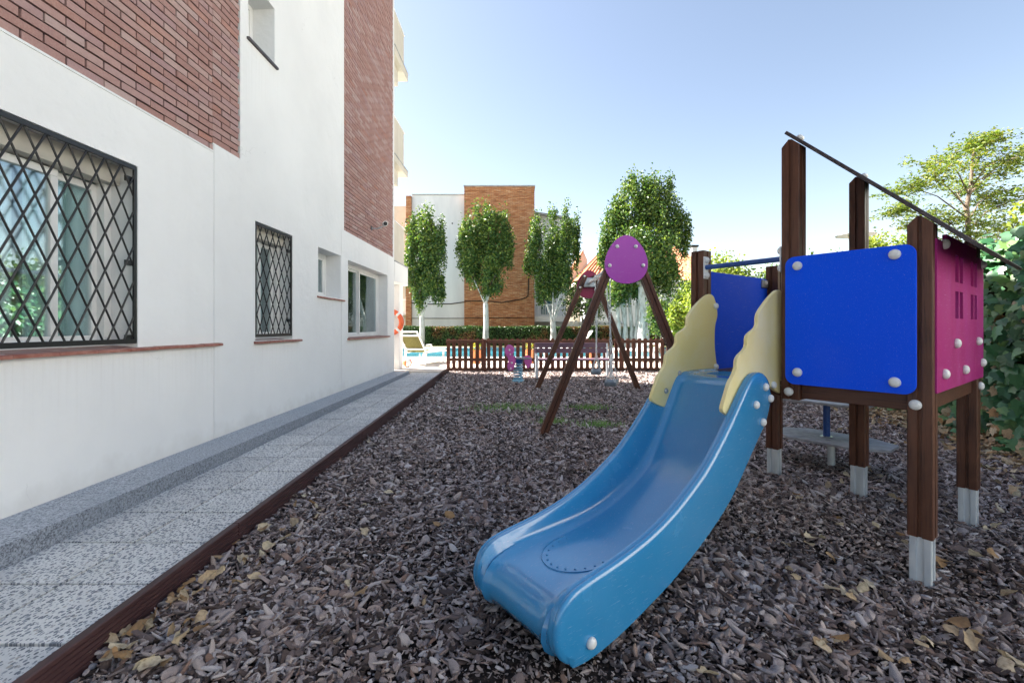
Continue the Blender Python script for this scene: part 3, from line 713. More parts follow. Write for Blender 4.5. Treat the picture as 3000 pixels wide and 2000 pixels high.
for (x0, x1, z0, z1), s_ in [((px0, px1, pz0, pz1), 1)] + [(h, -1) for h in hol]:
    c4 = [(x0, z0), (x1, z0), (x1, z1), (x0, z1)]
    for i in range(4):
        (xa, za), (xb, zb2) = c4[i], c4[(i + 1) % 4]
        q = [L_(xa, yp, za), L_(xa, yp + .018, za), L_(xb, yp + .018, zb2), L_(xb, yp, zb2)]; pm.add(q, [(0, 1, 2, 3) if s_ > 0 else (3, 2, 1, 0)])
fp = pm.build('front_panel', M['magenta'], TW)
lbox(.2, 1.0, yp, yp + .018, pz1 + .0005, pz1 + .045).build('panel_gable', M['magenta'], fp)
caps(fp, [L_(.13, yp - .001, .96), L_(.62, yp - .001, .955), L_(1.16, yp - .001, .97), L_(.40, yp - .001, 1.11), L_(1.02, yp - .001, 1.11), L_(.13, yp - .001, 1.62), L_(1.17, yp - .001, 1.6)], -NY)
caps(TW, [L_(ax_, -1.256, .82)], -NY)
# roof board
sl = Vector((0, -1, -.967)).normalized(); ud = LM.to_3x3() @ sl; nrm_r = (LM.to_3x3() @ Vector((0, -.967, 1))).normalized()
def rp(x, y): return L_(x, y, roof_z(y) + .001)
r0, r1 = rp(-.05, -.575), rp(-.05, -1.42); r2, r3 = rp(1.27, -1.42), rp(1.27, -.575)
m = MB(); up_ = nrm_r * .02
m.add([r0, r1, r2, r3, r0 + up_, r1 + up_, r2 + up_, r3 + up_], [(0, 1, 2, 3)[::-1], (4, 5, 6, 7), (0, 1, 5, 4), (1, 2, 6, 5), (2, 3, 7, 6), (3, 0, 4, 7)])
rf = m.build('roof_board', M['dark'], TW, bevel=.004)
caps(rf, [rp(0, -.63) + up_, rp(ax_, -.63) + up_], nrm_r, CAPS)
# cross bar over the slide
bar = MB().tube([L_(-.03, -.05, 1.615), L_(-.03, -.56, 1.615)], .017, 12).build('grab_bar', M['bluetube'], TW, smooth=60)
for yy, s_ in ((-.052, -1), (-.558, 1)):
    lbox(-.058, .0, min(yy, yy + s_ * .006), max(yy, yy + s_ * .006), 1.535, 1.69).build('bracket', M['cap'], bar, bevel=.004)
    caps(bar, [L_(-.03, yy + s_ * .006, 1.56), L_(-.03, yy + s_ * .006, 1.665)], NY * s_, CAPS)
lbox(ax_ - .16, ax_ - .05, .022, .045, 1.53, 1.60).build('bracket', M['steel'], TW, bevel=.01)

# slide ------------------------------------------------------------
def cr(pts, n_):
    """smooth curve through points, n_ samples evenly by chord index"""
    P = np.array(pts, float); d = np.r_[0, np.cumsum(np.hypot(*np.diff(P, axis=0).T))]; d /= d[-1]
    out = []
    for t in np.linspace(0, 1, n_):
        i = min(len(P) - 2, np.searchsorted(d, t, side='right') - 1); i = max(i, 0)
        p0, p1, p2, p3 = P[max(i - 1, 0)], P[i], P[i + 1], P[min(i + 2, len(P) - 1)]
        u = (t - d[i]) / (d[i + 1] - d[i])
        out.append(.5 * ((2 * p1) + (-p0 + p2) * u + (2 * p0 - 5 * p1 + 4 * p2 - p3) * u * u + (-p0 + 3 * p1 - 3 * p2 + p3) * u ** 3))
    return np.array(out)
NS = 64
rim = cr([(.245, .80), (.262, .875), (.31, .925), (.375, .945), (.45, .93), (.53, .87), (.61, .79), (.69, .71), (.77, .635), (.92, .51), (1.07, .42), (1.22, .348), (1.37, .297), (1.55, .258), (1.74, .232), (1.83, .212), (1.885, .170), (1.912, .105), (1.91, .04), (1.875, -.02), (1.83, -.052)], NS)
flo = cr([(.0, .893), (.1, .896), (.25, .897), (.36, .893), (.41, .868), (.46, .795), (.53, .68), (.60, .575), (.69, .465), (.80, .37), (.94, .29), (1.10, .226), (1.27, .188), (1.48, .168), (1.66, .160), (1.78, .150), (1.85, .125), (1.89, .075), (1.895, .03), (1.87, -.015), (1.82, -.045)], NS)
low = cr([(.245, .79), (.265, .74), (.29, .69), (.33, .64), (.39, .585), (.47, .51), (.55, .435), (.63, .36), (.74, .275), (.88, .195), (1.04, .12), (1.2, .055), (1.35, .01), (1.5, -.03), (1.62, -.055), (1.72, -.066), (1.78, -.066), (1.81, -.063), (1.82, -.06), (1.825, -.058), (1.828, -.056)], NS)
WO, WI, WF = .287, .236, .205
YC = -.305
def S(p, wv): return (-p[0], YC - wv, p[1])
secs = []
for i in range(NS):
    r_, f_, l_ = rim[i], flo[i], low[i]
    tg = rim[min(i + 1, NS - 1)] - rim[max(i - 1, 0)]; tg = tg / (np.hypot(*tg) + 1e-9); nn = np.array([-tg[1], tg[0]])
    half = []
    half.append((l_, WO - .004)); half.append((l_ * .85 + r_ * .15, WO)); half.append((l_ * .35 + r_ * .65, WO)); half.append((r_ - nn * .026, WO)); half.append((r_ - nn * .010, WO - .002)); half.append((r_ - nn * .002, WO - .009))
    half.append((r_, WO - .018)); half.append((r_ - nn * .004, WO - .024)); half.append((r_ - nn * .0005, WO - .031)); half.append((r_ - nn * .004, WI + .004)); half.append((r_ - nn * .014, WI))
    tf = flo[min(i + 1, NS - 1)] - flo[max(i - 1, 0)]; tf = tf / (np.hypot(*tf) + 1e-9); nf = np.array([-tf[1], tf[0]])
    dpt = np.hypot(*(r_ - f_)); 
    base = f_
    for fr, wv in ((.75, WI - .004), (.5, WI - .010), (.3, WI - .017)): half.append((base + (r_ - base) * fr, wv))
    half.append((base + nf * .018, WF)); half.append((base + nf * .006, WF - .022)); half.append((base, WF - .045)); half.append((base - nf * .002, WF - .10))
    ring = half + [(base - nf * .003, 0.0)] + [(p, -wv) for p, wv in half[::-1]]
    secs.append(ring)
m = MB(); K = len(secs[0])
vv = [L_(*S(p, wv)) for ring in secs for p, wv in ring]
m.add(vv, [(i * K + k, i * K + k + 1, (i + 1) * K + k + 1, (i + 1) * K + k) for i in range(NS - 1) for k in range(K - 1)])
# underside strip between the two lower edges
m.add([L_(*S(low[i], WO - .004)) for i in range(NS)] + [L_(*S(low[i], -WO + .004)) for i in range(NS)], [(i, i + 1, NS + i + 1, NS + i) for i in range(NS - 1)])
SL = m.build('slide', M['slide'], TW, smooth=48)
capR = [(.345, .845), (.43, .86), (.56, .70), (.40, .625), (1.735, .02)]
def slide_pt(s_, z, wv): return L_(-s_, YC - wv, z)
capR = [(.33, .86), (.44, .77), (.27, .79), (.36, .665), (1.735, .0)]
caps(SL, [slide_pt(s_, z, WO) for s_, z in capR], -NY, CAPS); caps(SL, [slide_pt(s_, z, -WO) for s_, z in capR], NY, CAPS)
# grip ribs on the top tread and the moulded ring on the run-out
tr = MB()
for k in range(8):
    x = .03 + k * .026; tr.obox(L_(-x, YC, .899), NX * .003, NY * .13, Vector((0, 0, .0015)))
tr.build('tread_ribs', M['slide'], SL)
rg = MB(); ring_pts = []
for k in range(25):
    a = R(-100 + 200 * k / 24); s_ = 1.50 + .20 * math.cos(a); wv = .155 * math.sin(a); z = float(np.interp(s_, flo[:56, 0], flo[:56, 1])); ring_pts.append(slide_pt(s_, z + .0005, wv))
rg.tube(ring_pts, .0022, 6)
rg.build('moulded_ring', M['slide'], SL, smooth=60)
dots = [slide_pt(1.50 + .175 * math.cos(R(a)), float(np.interp(1.50 + .175 * math.cos(R(a)), flo[:56, 0], flo[:56, 1])), .13 * math.sin(R(a))) for a in range(-100, 101, 16)]
shared_parts('moulded_dot', MB().lathe([(.005, -.001), (.005, .0012), (.002, .002)], n=8).mesh('moulded_dot', M['slide']), SL, [(d, None) for d in dots])
for wv in (.2, -.2): MB().tube([slide_pt(1.72, -.055, wv), slide_pt(1.72, -.24, wv)], .017, 10).build('slide_foot', M['galv'], SL, smooth=60)
# wavy yellow guard panels
yp_ = [(-.05, 1.35), (-.01, 1.412), (.05, 1.425), (.14, 1.385), (.22, 1.335), (.285, 1.285), (.305, 1.25), (.305, 1.215), (.33, 1.19), (.395, 1.165), (.425, 1.14), (.43, 1.095), (.455, 1.07), (.51, 1.045), (.54, 1.015), (.545, .975), (.575, .935), (.615, .90), (.645, .85), (.69, .765), (.655, .735), (.56, .70), (.515, .705), (.45, .79), (.38, .875), (.30, .90), (.05, .80), (-.03, .785), (-.055, .82), (-.06, .90), (-.04, .98), (-.025, 1.08), (-.03, 1.2), (-.06, 1.28)]
yl_ = cr(yp_ + [yp_[0]], 120)[:-1]
for wv, s_ in ((.236, -1), (-.236, 1)):
    m = MB().prism([(-p[0], p[1]) for p in yl_], L_(0, YC - wv, 0), NX, (0, 0, 1), .022 * s_)
    g = m.build('guard_panel', M['yellow'], TW, smooth=35, bevel=.003)
    yo = YC - wv + (.0225 if wv > 0 else -.0225)
    caps(g, [L_(.03, yo, 1.345), L_(.03, yo, .92)] , NY * (1 if wv > 0 else -1), CAPS)
    caps(g, [L_(-.40, yo, .90), L_(-.545, yo, .80)], NY * (1 if wv > 0 else -1), HEAD, 'bolt_head')
    yq = YC - wv - (.0005 if wv > 0 else -.0005)
    caps(g, [L_(-.12, yq, .85), L_(.0, yq, .84)], NY * (-1 if wv > 0 else 1), CAPS)

# stepped stool behind the tower
ST = thing('climbing_step', 'low two-tier grey step plate on a post behind the tower', 'step', (2.87, 4.17, bark_z(4.2)))
hexa = lambda a, b: [(-a, -b * .45), (-a * .55, -b), (a * .6, -b), (a, -b * .4), (a, b * .5), (a * .5, b), (-a * .6, b), (-a, b * .45)]
pc = Vector((2.87, 4.17, 0)); BU, BV = -NY, NX
m = MB().prism(hexa(.46, .27), pc + Vector((0, 0, .165)), BU, BV, .022); m.build('lower_plate', M['hpl'], ST, bevel=.003)
m = MB().prism(hexa(.40, .22), pc + NX * .03 - BU * .10 + Vector((0, 0, .50)), BU, BV, .022); m.build('upper_plate', M['hpl'], ST, bevel=.003)
MB().tube([pc + Vector((0, 0, -.2)), pc + Vector((0, 0, .164))], .03, 14).build('lower_post', M['galv'], ST, smooth=60)
MB().tube([pc + Vector((-.03, .02, .188)), pc + Vector((-.03, .02, .499))], .028, 14).build('upper_post', M['bluetube'], ST, smooth=60)
MB().lathe([(.05, .187), (.05, .195), (.03, .197)], pc + Vector((-.03, .02, 0)), n=16).build('flange', M['steel'], ST, smooth=40)

# ------------------------------------------------------------------ swing
SW = thing('swing_set', 'brown A-frame swing with purple egg-shaped end plate and two chain seats', 'swing', (1.34, 7.25, bark_z(7.2)))
def egg(n_=40):
    out = []
    for k in range(n_):
        a = 2 * math.pi * k / n_; z = math.sin(a); x = math.cos(a) * (1 - .22 * z) * (1.0)
        out.append((x * .246, z * .283))
    return out
def leg_prism(p0, p1, s_=.098):
    p0, p1 = Vector(p0), Vector(p1); a = (p1 - p0).normalized(); sd_ = Vector((0, 1, 0)); u2 = a.cross(sd_).normalized()
    prof = grooved(s_); n_ = len(prof); m = MB()
    m.add([p0 + u2 * x + sd_ * y for x, y in prof] + [p1 + u2 * x + sd_ * y for x, y in prof], [tuple(range(n_)), tuple(range(n_, 2 * n_))[::-1]] + [(i, n_ + i, n_ + (i + 1) % n_, (i + 1) % n_) for i in range(n_)])
    return m
for Y, xl, xc, xr, zc, pl in ((5.38, .27, 1.262, 2.25, 1.985, 'purple'), (9.12, .36, 1.43, 2.42, 2.055, 'red')):
    zg = bark_z(Y) - .06
    for xf, s_ in ((xl, -1), (xr, 1)):
        top = Vector((xc + s_ * .085, Y, zc + .17)); ft = Vector((xf, Y, zg))
        leg_prism(ft, top).build('leg', M['wood'], SW)
    yb_ = Y - .052 if pl == 'purple' else Y + .052
    pm = MB().prism(egg(), (xc, yb_ + (-.022 if pl == 'purple' else 0), zc), (1, 0, 0), (0, 0, 1), -.022).build('end_plate', M[pl], SW, smooth=35, bevel=.003)
    face = -1
    yq = yb_ - .023 if pl == 'purple' else Y - .052
    pts = [(xc - .108, yq, zc + .15), (xc + .108, yq, zc + .15), (xc - .195, yq, zc - .07), (xc + .195, yq, zc - .07)]
    caps(pm if pl == 'purple' else SW, pts, (0, -1, 0), CAPS)
    MB().box(xc - .12, xc + .12, Y - .045, Y + .045, zc - .07, zc + .13).build('joint_bracket', M['steel'], SW, bevel=.02)
BZ0, BZ1 = 2.03, 2.07
beam_at = lambda Y: Vector((1.262 + (Y - 5.38) * (1.43 - 1.262) / 3.74, Y, 1.985 + (Y - 5.38) * .07 / 3.74 + .03))
MB().tube([beam_at(5.42), beam_at(9.08)], .035, 14).build('top_beam', M['galv'], SW, smooth=60)
def chain_link():
    m = MB(); pts = [(0.0105 * math.cos(a), 0, .02 * math.sin(a) + (.009 if math.sin(a) > 0 else -.009)) for a in np.linspace(0, 2 * math.pi, 11)[:-1]]
    pts.append(pts[0]); m.tube(pts, .004, 5, False); return m
CL = chain_link()
def chain(p0, p1, parent):
    p0, p1 = Vector(p0), Vector(p1); d = p1 - p0; n_ = int(d.length / .046); ax = d.normalized(); m = MB()
    q0 = ax.to_track_quat('Z', 'X').to_matrix()
    for k in range(n_):
        c = p0 + d * ((k + .5) / n_); rt = q0 @ Matrix.Rotation(R(90 * (k % 2) + 20), 3, 'Z')
        m.add([c + rt @ Vector(v) for v in CL.v], CL.f)
    return m.build('chain', M['galv'], parent, smooth=60)
for k, (Y, zs, yaw) in enumerate(((6.72, .375, 18), (7.98, .41, 12))):
    c = beam_at(Y); tl = .06 if k == 0 else -.01; s0 = Vector((c.x + tl, Y, zs)); dr = Vector((math.sin(R(yaw)), math.cos(R(yaw)), 0)); sx_ = Vector((dr.y, -dr.x, 0))
    st = MB(); prof = [(-.21, .0), (-.2, .03), (-.12, .042), (0, .036), (.12, .042), (.2, .03), (.21, 0), (.2, -.028), (-.2, -.028)]
    st.prism([(a, b) for a, b in prof], s0 - sx_ * .085, dr, (0, 0, 1), -.17 if dr.cross(Vector((0, 0, 1))).dot(sx_) < 0 else .17)
    seat = st.build('seat', M['rubber'], SW, smooth=40, bevel=.012)
    for e in (-1, 1):
        tp = beam_at(Y + e * .23) - Vector((0, 0, .04)); fork = s0 + dr * (e * .2) + Vector((0, 0, .28))
        MB().tube([tp + Vector((0, 0, .075)), tp], .012, 8).build('hanger', M['steel'], SW, smooth=60)
        chain(tp, fork, SW); 
        for q in (-1, 1): chain(fork, s0 + dr * (e * .185) + sx_ * (q * .07) + Vector((0, 0, .03)), SW)

# ------------------------------------------------------------------ picket fence
FY = 11.9; fz = .05
FE = thing('picket_fence', 'low brown timber picket fence between the playground and the pool', 'fence', (1.8, FY, fz))
FX0, FX1 = -1.875, 5.75
for z0, z1 in ((.775, .855), (.305, .385), (.06, .115)):
    m = MB().box(FX0, FX1, FY - .055, FY - .021, z0, z1); m.build('rail', M['woodx'], FE, bevel=.004)
npk = int((FX1 - FX0) / .1515)
pk = MB().prism([(-.047, .08), (.047, .08), (.047, .872), (.035, .892), (.0, .902), (-.035, .892), (-.047, .872)], (0, -.01, 0), (1, 0, 0), (0, 0, 1), -.02).mesh('picket', M['fence'])
shared_parts('picket', pk, FE, [((FX0 + .047 + k * .1515, FY + .0, random.uniform(-.004, .004)), Matrix.Rotation(random.uniform(-.008, .008), 4, 'Y')) for k in range(npk)])
for x in (FX0 + .17 * 0 - .0 + 1.0, 2.72 - .05, 4.5): MB().box(x - .045, x + .045, FY - .14, FY - .056, -.05, .875).build('post', M['fence'], FE, bevel=.006)

# ------------------------------------------------------------------ bench
by0 = 10.5; zb0 = bark_z(by0)
BN = thing('bench', 'dark slatted park bench with grey metal legs in front of the fence', 'bench', (1.25, by0, zb0))
for k, (y, z) in enumerate(((10.52, .455), (10.66, .462), (10.80, .458))):
    MB().box(.40, 2.12, y - .06, y + .06, z - .035, z).build('seat_slat', M['bench'], BN, bevel=.006)
for k, (y, z0, z1) in enumerate(((10.93, .575, .685), (10.965, .70, .815))):
    MB().obox((1.26, y, (z0 + z1) / 2), Vector((.86, 0, 0)), Vector((0, .017, -.004)), Vector((0, .012, (z1 - z0) / 2))).build('back_slat', M['bench'], BN, bevel=.006)
for x in (.43, 2.14):
    lg = MB().box(x - .03, x + .03, 10.44, 10.50, zb0 - .06, .56).build('leg', M['galv'], BN, bevel=.006)
    MB().box(x - .028, x + .028, 10.501, 10.9, .39, .425).build('seat_bracket', M['galv'], lg, bevel=.004)
    MB().beam((x, 10.92, zb0 - .05), (x, 11.0, .80), .05, .03, (0, 1, 0)).build('back_leg', M['galv'], BN, bevel=.004)

# ------------------------------------------------------------------ spring rider
rx, ry = .0, 10.06; rz0 = bark_z(ry)
SR = thing('spring_rider', 'pink animal spring rider on a pale blue coil near the fence', 'spring rider', (rx, ry, rz0))
cp = []
for k in range(0, 6 * 16 + 1):
    a = k / 16 * 2 * math.pi; f = k / 96; cp.append((rx + .095 * math.cos(a), ry + .095 * math.sin(a), rz0 + .03 + f * .36))
MB().tube(cp, .017, 8).build('spring', M['springblue'], SR, smooth=60)
MB().lathe([(.13, -.03), (.13, .02), (.1, .035)], (rx, ry, rz0), n=20).build('base', M['springblue'], SR, smooth=40)
MB().lathe([(.105, .395), (.115, .43), (.12, .47), (.10, .50)], (rx, ry, rz0), n=20).build('spring_cap', M['bluetube'], SR, smooth=40)
seat_poly = cr([(-.06, .515), (.0, .525), (.2, .525), (.3, .515), (.3, .495), (.2, .49), (-.06, .49), (-.06, .515)], 30)[:-1]
MB().prism([tuple(p) for p in seat_poly], (rx, ry + .13, rz0), (1, 0, 0), (0, 0, 1), .26).build('seat', M['hpl'], SR, bevel=.008)
headp = [(-.10, .27), (-.17, .235), (-.225, .27), (-.235, .36), (-.215, .44), (-.225, .52), (-.255, .56), (-.285, .62), (-.29, .69), (-.265, .76), (-.215, .80), (-.16, .79), (-.11, .75), (-.085, .70), (-.095, .64), (-.12, .585), (-.105, .545), (-.06, .53), (-.05, .47), (-.07, .37), (-.10, .27)]
tailp = [(.13, .50), (.15, .545), (.20, .56), (.26, .545), (.295, .49), (.30, .42), (.275, .36), (.235, .30), (.2, .29), (.17, .34), (.14, .42), (.13, .50)]
for yy in (-.11, .09):
    h = MB().prism([tuple(p) for p in cr(headp, 60)[:-1]], (rx, ry + yy, rz0), (1, 0, 0), (0, 0, 1), -.022).build('head_panel', M['pink'], SR, smooth=35, bevel=.003)
    MB().prism([tuple(p) for p in cr(tailp, 40)[:-1]], (rx, ry + yy, rz0), (1, 0, 0), (0, 0, 1), -.022).build('tail_panel', M['pink'], SR, smooth=35, bevel=.003)
    caps(h, [(rx - .14, ry + yy - .0005, rz0 + .41), (rx - .19, ry + yy - .0005, rz0 + .69)], (0, -1, 0), CAPS)
MB().tube([(rx - .17, ry - .22, rz0 + .60), (rx - .17, ry + .22, rz0 + .60)], .014, 10).build('hand_grip', M['cap'], SR, smooth=60)
MB().tube([(rx - .16, ry - .22, rz0 + .29), (rx - .16, ry + .22, rz0 + .29)], .016, 10).build('foot_rest', M['cap'], SR, smooth=60)

# ------------------------------------------------------------------ pool side: loungers, ball, lifebuoy, pots
def lounger(name, label, loc, rz, fabric):
    t = thing(name, label, 'sun lounger', loc, rz); LMx = WM[t]; P = lambda x, y, z: LMx @ Vector((x, y, z))
    # local +y points to the foot end; backrest near y=0, raised
    for s_ in (-1, 1):
        MB().tube([P(s_ * .31, .45, .36), P(s_ * .31, 1.85, .36), P(s_ * .29, 1.93, .34)], .028, 8).build('side_rail', M['white'], t, smooth=60)
        MB().tube([P(s_ * .30, .52, .36), P(s_ * .29, .22, .70), P(s_ * .26, .05, .93)], .026, 8).build('back_rail', M['white'], t, smooth=60)
        for y in (.5, 1.7): MB().tube([P(s_ * .31, y, .35), P(s_ * .335, y - .09, .0)], [.032, .026], 8).build('leg', M['white'], t, smooth=60)
        MB().tube([P(s_ * .31, .95, .38), P(s_ * .345, .75, .56), P(s_ * .345, .45, .56)], .024, 8).build('arm', M['white'], t, smooth=60)
    for y, z in ((.045, .935), (.10, .83), (.42, .45)): MB().tube([P(-.27, y, z), P(.27, y, z)], .022, 8).build('back_bar', M['white'], t, smooth=60)
    m = MB(); m.add([P(-.26, .51, .385), P(.26, .51, .385), P(.245, .11, .84), P(-.245, .11, .84)], [(0, 1, 2, 3)]); sl_ = m.build('back_fabric', fabric, t); sl_.modifiers.new('th', 'SOLIDIFY').thickness = .012
    m = MB(); m.add([P(-.28, .53, .365), P(.28, .53, .365), P(.28, 1.88, .365), P(-.28, 1.88, .365)], [(0, 1, 2, 3)]); s2_ = m.build('seat_fabric', fabric, t); s2_.modifiers.new('th', 'SOLIDIFY').thickness = .012
    MB().tube([P(-.29, 1.9, .35), P(.29, 1.9, .35)], .026, 8).build('foot_bar', M['white'], t, smooth=60)
    return t
lounger('sun_lounger', 'white plastic sun lounger with olive mesh backrest by the building corner', (-2.98, 12.25, DZ), R(-14), M['olive'])
lounger('sun_lounger', 'white sun lounger behind the right end of the picket fence', (4.6, 13.6, DZ), R(62), M['white'])
lounger('sun_lounger', 'white sun lounger farther back beside the pool, right of the bench', (2.4, 14.6, DZ), R(75), M['white'])
bc = Vector((-2.93, 12.03, DZ + .125))
BA = thing('beach_ball', 'orange and white ball on the paving under the lounger backrest', 'ball', (bc.x, bc.y, DZ))
def ball_seg(a0, a1, mat):
    m = MB(); vv = []; N1, N2 = 6, 12
    for i in range(N2 + 1):
        th = math.pi * i / N2
        for k in range(N1 + 1):
            a = R(a0 + (a1 - a0) * k / N1); vv.append(bc + .125 * Vector((math.sin(th) * math.cos(a), math.sin(th) * math.sin(a), math.cos(th))))
    m.add(vv, [(i * (N1 + 1) + k, (i + 1) * (N1 + 1) + k, (i + 1) * (N1 + 1) + k + 1, i * (N1 + 1) + k + 1) for i in range(N2) for k in range(N1)]); return m.build('panel', mat, BA, smooth=60)
for k in range(6): ball_seg(-150 + 60 * k, -90 + 60 * k, M['orange'] if k % 2 == 0 else M['white'])
lb = thing('lifebuoy', 'orange lifebuoy ring hanging on the white pillar at the building corner', 'lifebuoy', (-3.2, 11.43, 1.0))
m = MB(); vv = []; N1, N2 = 48, 12; R1, R2 = .27, .062; lc = Vector((-3.2, 11.425, 1.315))
for i in range(N1):
    a = 2 * math.pi * i / N1; d = Vector((math.cos(a), 0, math.sin(a)))
    for k in range(N2):
        b = 2 * math.pi * k / N2; vv.append(lc + d * (R1 + R2 * math.cos(b)) + Vector((0, R2 * .9 * math.sin(b), 0)))
m.add(vv, [(i * N2 + k, ((i + 1) % N1) * N2 + k, ((i + 1) % N1) * N2 + (k + 1) % N2, i * N2 + (k + 1) % N2) for i in range(N1) for k in range(N2)]); m.build('ring', M['orange'], lb, smooth=80)
rp_ = [lc + Vector((math.cos(a) * (.338 + .012 * math.cos(4 * a)), -.0, math.sin(a) * (.338 + .012 * math.cos(4 * a)))) for a in np.linspace(0, 2 * math.pi, 49)]
MB().tube(rp_, .007, 6, False).build('rope', M['white'], lb, smooth=60)
for a in (45, 135, 225, 315):
    d = Vector((math.cos(R(a)), 0, math.sin(R(a)))); MB().tube([lc + d * R1 + Vector((-d.z, 0, d.x)) * q for q in (-.03, .03)], .066, 14).build('band', M['white'], lb, smooth=60)

def leaf_cloud(name, mat, pts, size, parent=None, nrm=None, jitter=1.0, up=.0, fold=True, aspect=.62):
    """pts (n,3) world; each leaf a folded 4-gon pair (6 verts, 2 quads)"""
    n_ = len(pts); d = rng.normal(size=(n_, 3)); d[:, 2] -= up
    if nrm is not None: d = d * .5 + np.cross(nrm, rng.normal(size=(n_, 3)))
    d /= np.linalg.norm(d, axis=1, keepdims=True)
    q = rng.normal(size=(n_, 3)) if nrm is None else nrm + rng.normal(size=(n_, 3)) * .45 * jitter
    s_ = np.cross(d, q); s_ /= np.linalg.norm(s_, axis=1, keepdims=True) + 1e-9; nn = np.cross(s_, d)
    L = (size * rng.uniform(.65, 1.25, n_))[:, None]; Wd = L * aspect * .5
    b = pts - d * L / 2; t = pts + d * L / 2; m1 = pts - d * L * .08
    lft = m1 + s_ * Wd + nn * Wd * .35; rgt = m1 - s_ * Wd + nn * Wd * .35
    V_ = np.stack([b, lft, t, rgt], 1).reshape(-1, 3); k = np.arange(n_)[:, None] * 4
    F_ = np.concatenate([k + [0, 2, 1], k + [0, 3, 2]], 0)
    if parent is not None:
        mi = np.array(world_matrix(parent).inverted()); V_ = V_ @ mi[:3, :3].T + mi[:3, 3]
    return link(name, grid_mesh(name, V_, F_, mat), parent)

def in_lobe(c, r, n_, shell=.55, clumps=26, cs=.3):
    """points clumped through the outer part of an ellipsoid"""
    d = rng.normal(size=(clumps, 3)); d /= np.linalg.norm(d, axis=1, keepdims=True)
    cc = np.array(c) + d * (rng.uniform(shell, 1.0, (clumps, 1)) ** .6) * np.array(r)
    idx = rng.integers(0, clumps, n_); return cc[idx] + rng.normal(size=(n_, 3)) * np.array(r) * cs

pots = [('terracotta pot with yellow flowers left of the spring rider behind the fence', at(1396, 1058, 13.2)), ('terracotta pot with yellow flowers right of the spring rider', at(1552, 1058, 13.4)), ('terracotta pot with yellow flowers behind the bench back', at(1735, 1058, 13.3))]
for lab, p in pots:
    t = thing('flower_pot', lab, 'flower pot', (p.x, p.y, DZ), 0, 'flower pots behind the fence')
    MB().lathe([(.12, 0), (.17, .33), (.19, .34), (.19, .40), (.16, .40), (.15, .36)], (p.x, p.y, DZ), n=18).build('pot', M['terracotta'], t, smooth=40)
    pts = np.array([p.x, p.y, DZ + .55]) + rng.normal(size=(260, 3)) * np.array([.08, .08, .07]) - np.array([0, 0, .06]); leaf_cloud('flowers', M['yflower'], pts, .06, t)

# ------------------------------------------------------------------ trees, hedges and houses behind the pool
def tree(name, label, base, trunk_r, fork_z, lobes, nleaf, lsize, mat='leaf', bark='whitewash', lean=0, cs=.21, group=None, shell=.3, limb=.45, cl=30):
    t = thing(name, label, 'tree', base, 0, group); b = Vector(base); fk = Vector((b.x + lean, b.y, fork_z))
    tm = MB().tube([b - Vector((0, 0, .15)), b + Vector((0, 0, .12)), b.lerp(fk, .5) + Vector((trunk_r * .15, 0, 0)), fk], [trunk_r * 1.25, trunk_r * 1.05, trunk_r * .92, trunk_r * .86], 10)
    bm_ = MB()
    for li, (c, r) in enumerate(lobes):
        c = Vector(c); tp = c + Vector((0, 0, r[2] * .55)); mid = fk.lerp(c, .45) + Vector(((c.x - fk.x) * .22, 0, 0)); lr = trunk_r * limb * .62
        st_ = fk - Vector((0, 0, trunk_r * .6)); 
        if li < 4: tm.tube([st_, st_.lerp(mid, .55) + Vector((0, 0, .05)), mid], [lr * 1.3, lr * 1.0, lr * .75], 7)
        bm_.tube([mid if li < 4 else fk.lerp(c, .6), c, tp], [lr * .74, lr * .45, lr * .12], 6)
        for k in range(5):
            a = random.uniform(0, 6.28); q = c + Vector((math.cos(a) * r[0] * .8, math.sin(a) * r[1] * .8, random.uniform(-.3, .8) * r[2])); p = c + Vector((0, 0, random.uniform(-.6, .2) * r[2]))
            bm_.tube([p, p.lerp(q, .5) + Vector((0, 0, .08)), q], [lr * .3, lr * .18, lr * .06], 5)
    tm.build('trunk', M[bark], t, smooth=60); bm_.build('limbs', M['barkbrown'], t, smooth=60)
    tot = sum(r[0] * r[2] for c, r in lobes); P = []
    for c, r in lobes:
        n_ = int(nleaf * r[0] * r[2] / tot); P.append(in_lobe(c, r, int(n_ * .88), shell, cl, cs))
        for k in range(6):
            a = random.uniform(0, 6.28); e_ = random.uniform(.2, 1.0)
            q = (c[0] + math.cos(a) * r[0] * e_ * .95, c[1] + math.sin(a) * r[1] * e_ * .95, c[2] + r[2] * (1.28 - .75 * e_ * e_) * random.uniform(.9, 1.06))
            P.append(np.array(q) + rng.normal(size=(max(12, int(n_ * .02)), 3)) * np.array([.09, .09, .26]))
    leaf_cloud('crown', M[mat], np.concatenate(P), lsize, t, up=.3)
    return t
def px_lobes(Y, lst, dep=1.0):
    k = Y / F_PX; out = []
    for (u, v, ru, rv) in lst:
        c = at(u, v, Y); out.append(((c.x, c.y + random.uniform(-.4, .4), c.z), (ru * k * 1.1, ru * k * dep * 1.1, rv * k)))
    return out
TY = 24.3
TG = 'pollarded trees along the pool hedge'
def ground_at(u, Y, z=DZ + .03): return ((u - U0) / F_PX * Y, Y, z)
tree('pollard_tree', 'leafy white-trunked tree nearest the building, in front of the grey wall', ground_at(1236, TY), .15, 1.75,
     px_lobes(TY, [(1222, 740, 30, 85), (1258, 735, 30, 85), (1290, 735, 18, 65), (1240, 685, 26, 48), (1208, 775, 18, 60), (1285, 850, 16, 50), (1232, 850, 20, 60), (1262, 820, 22, 55)]), 20000, .135, group=TG)
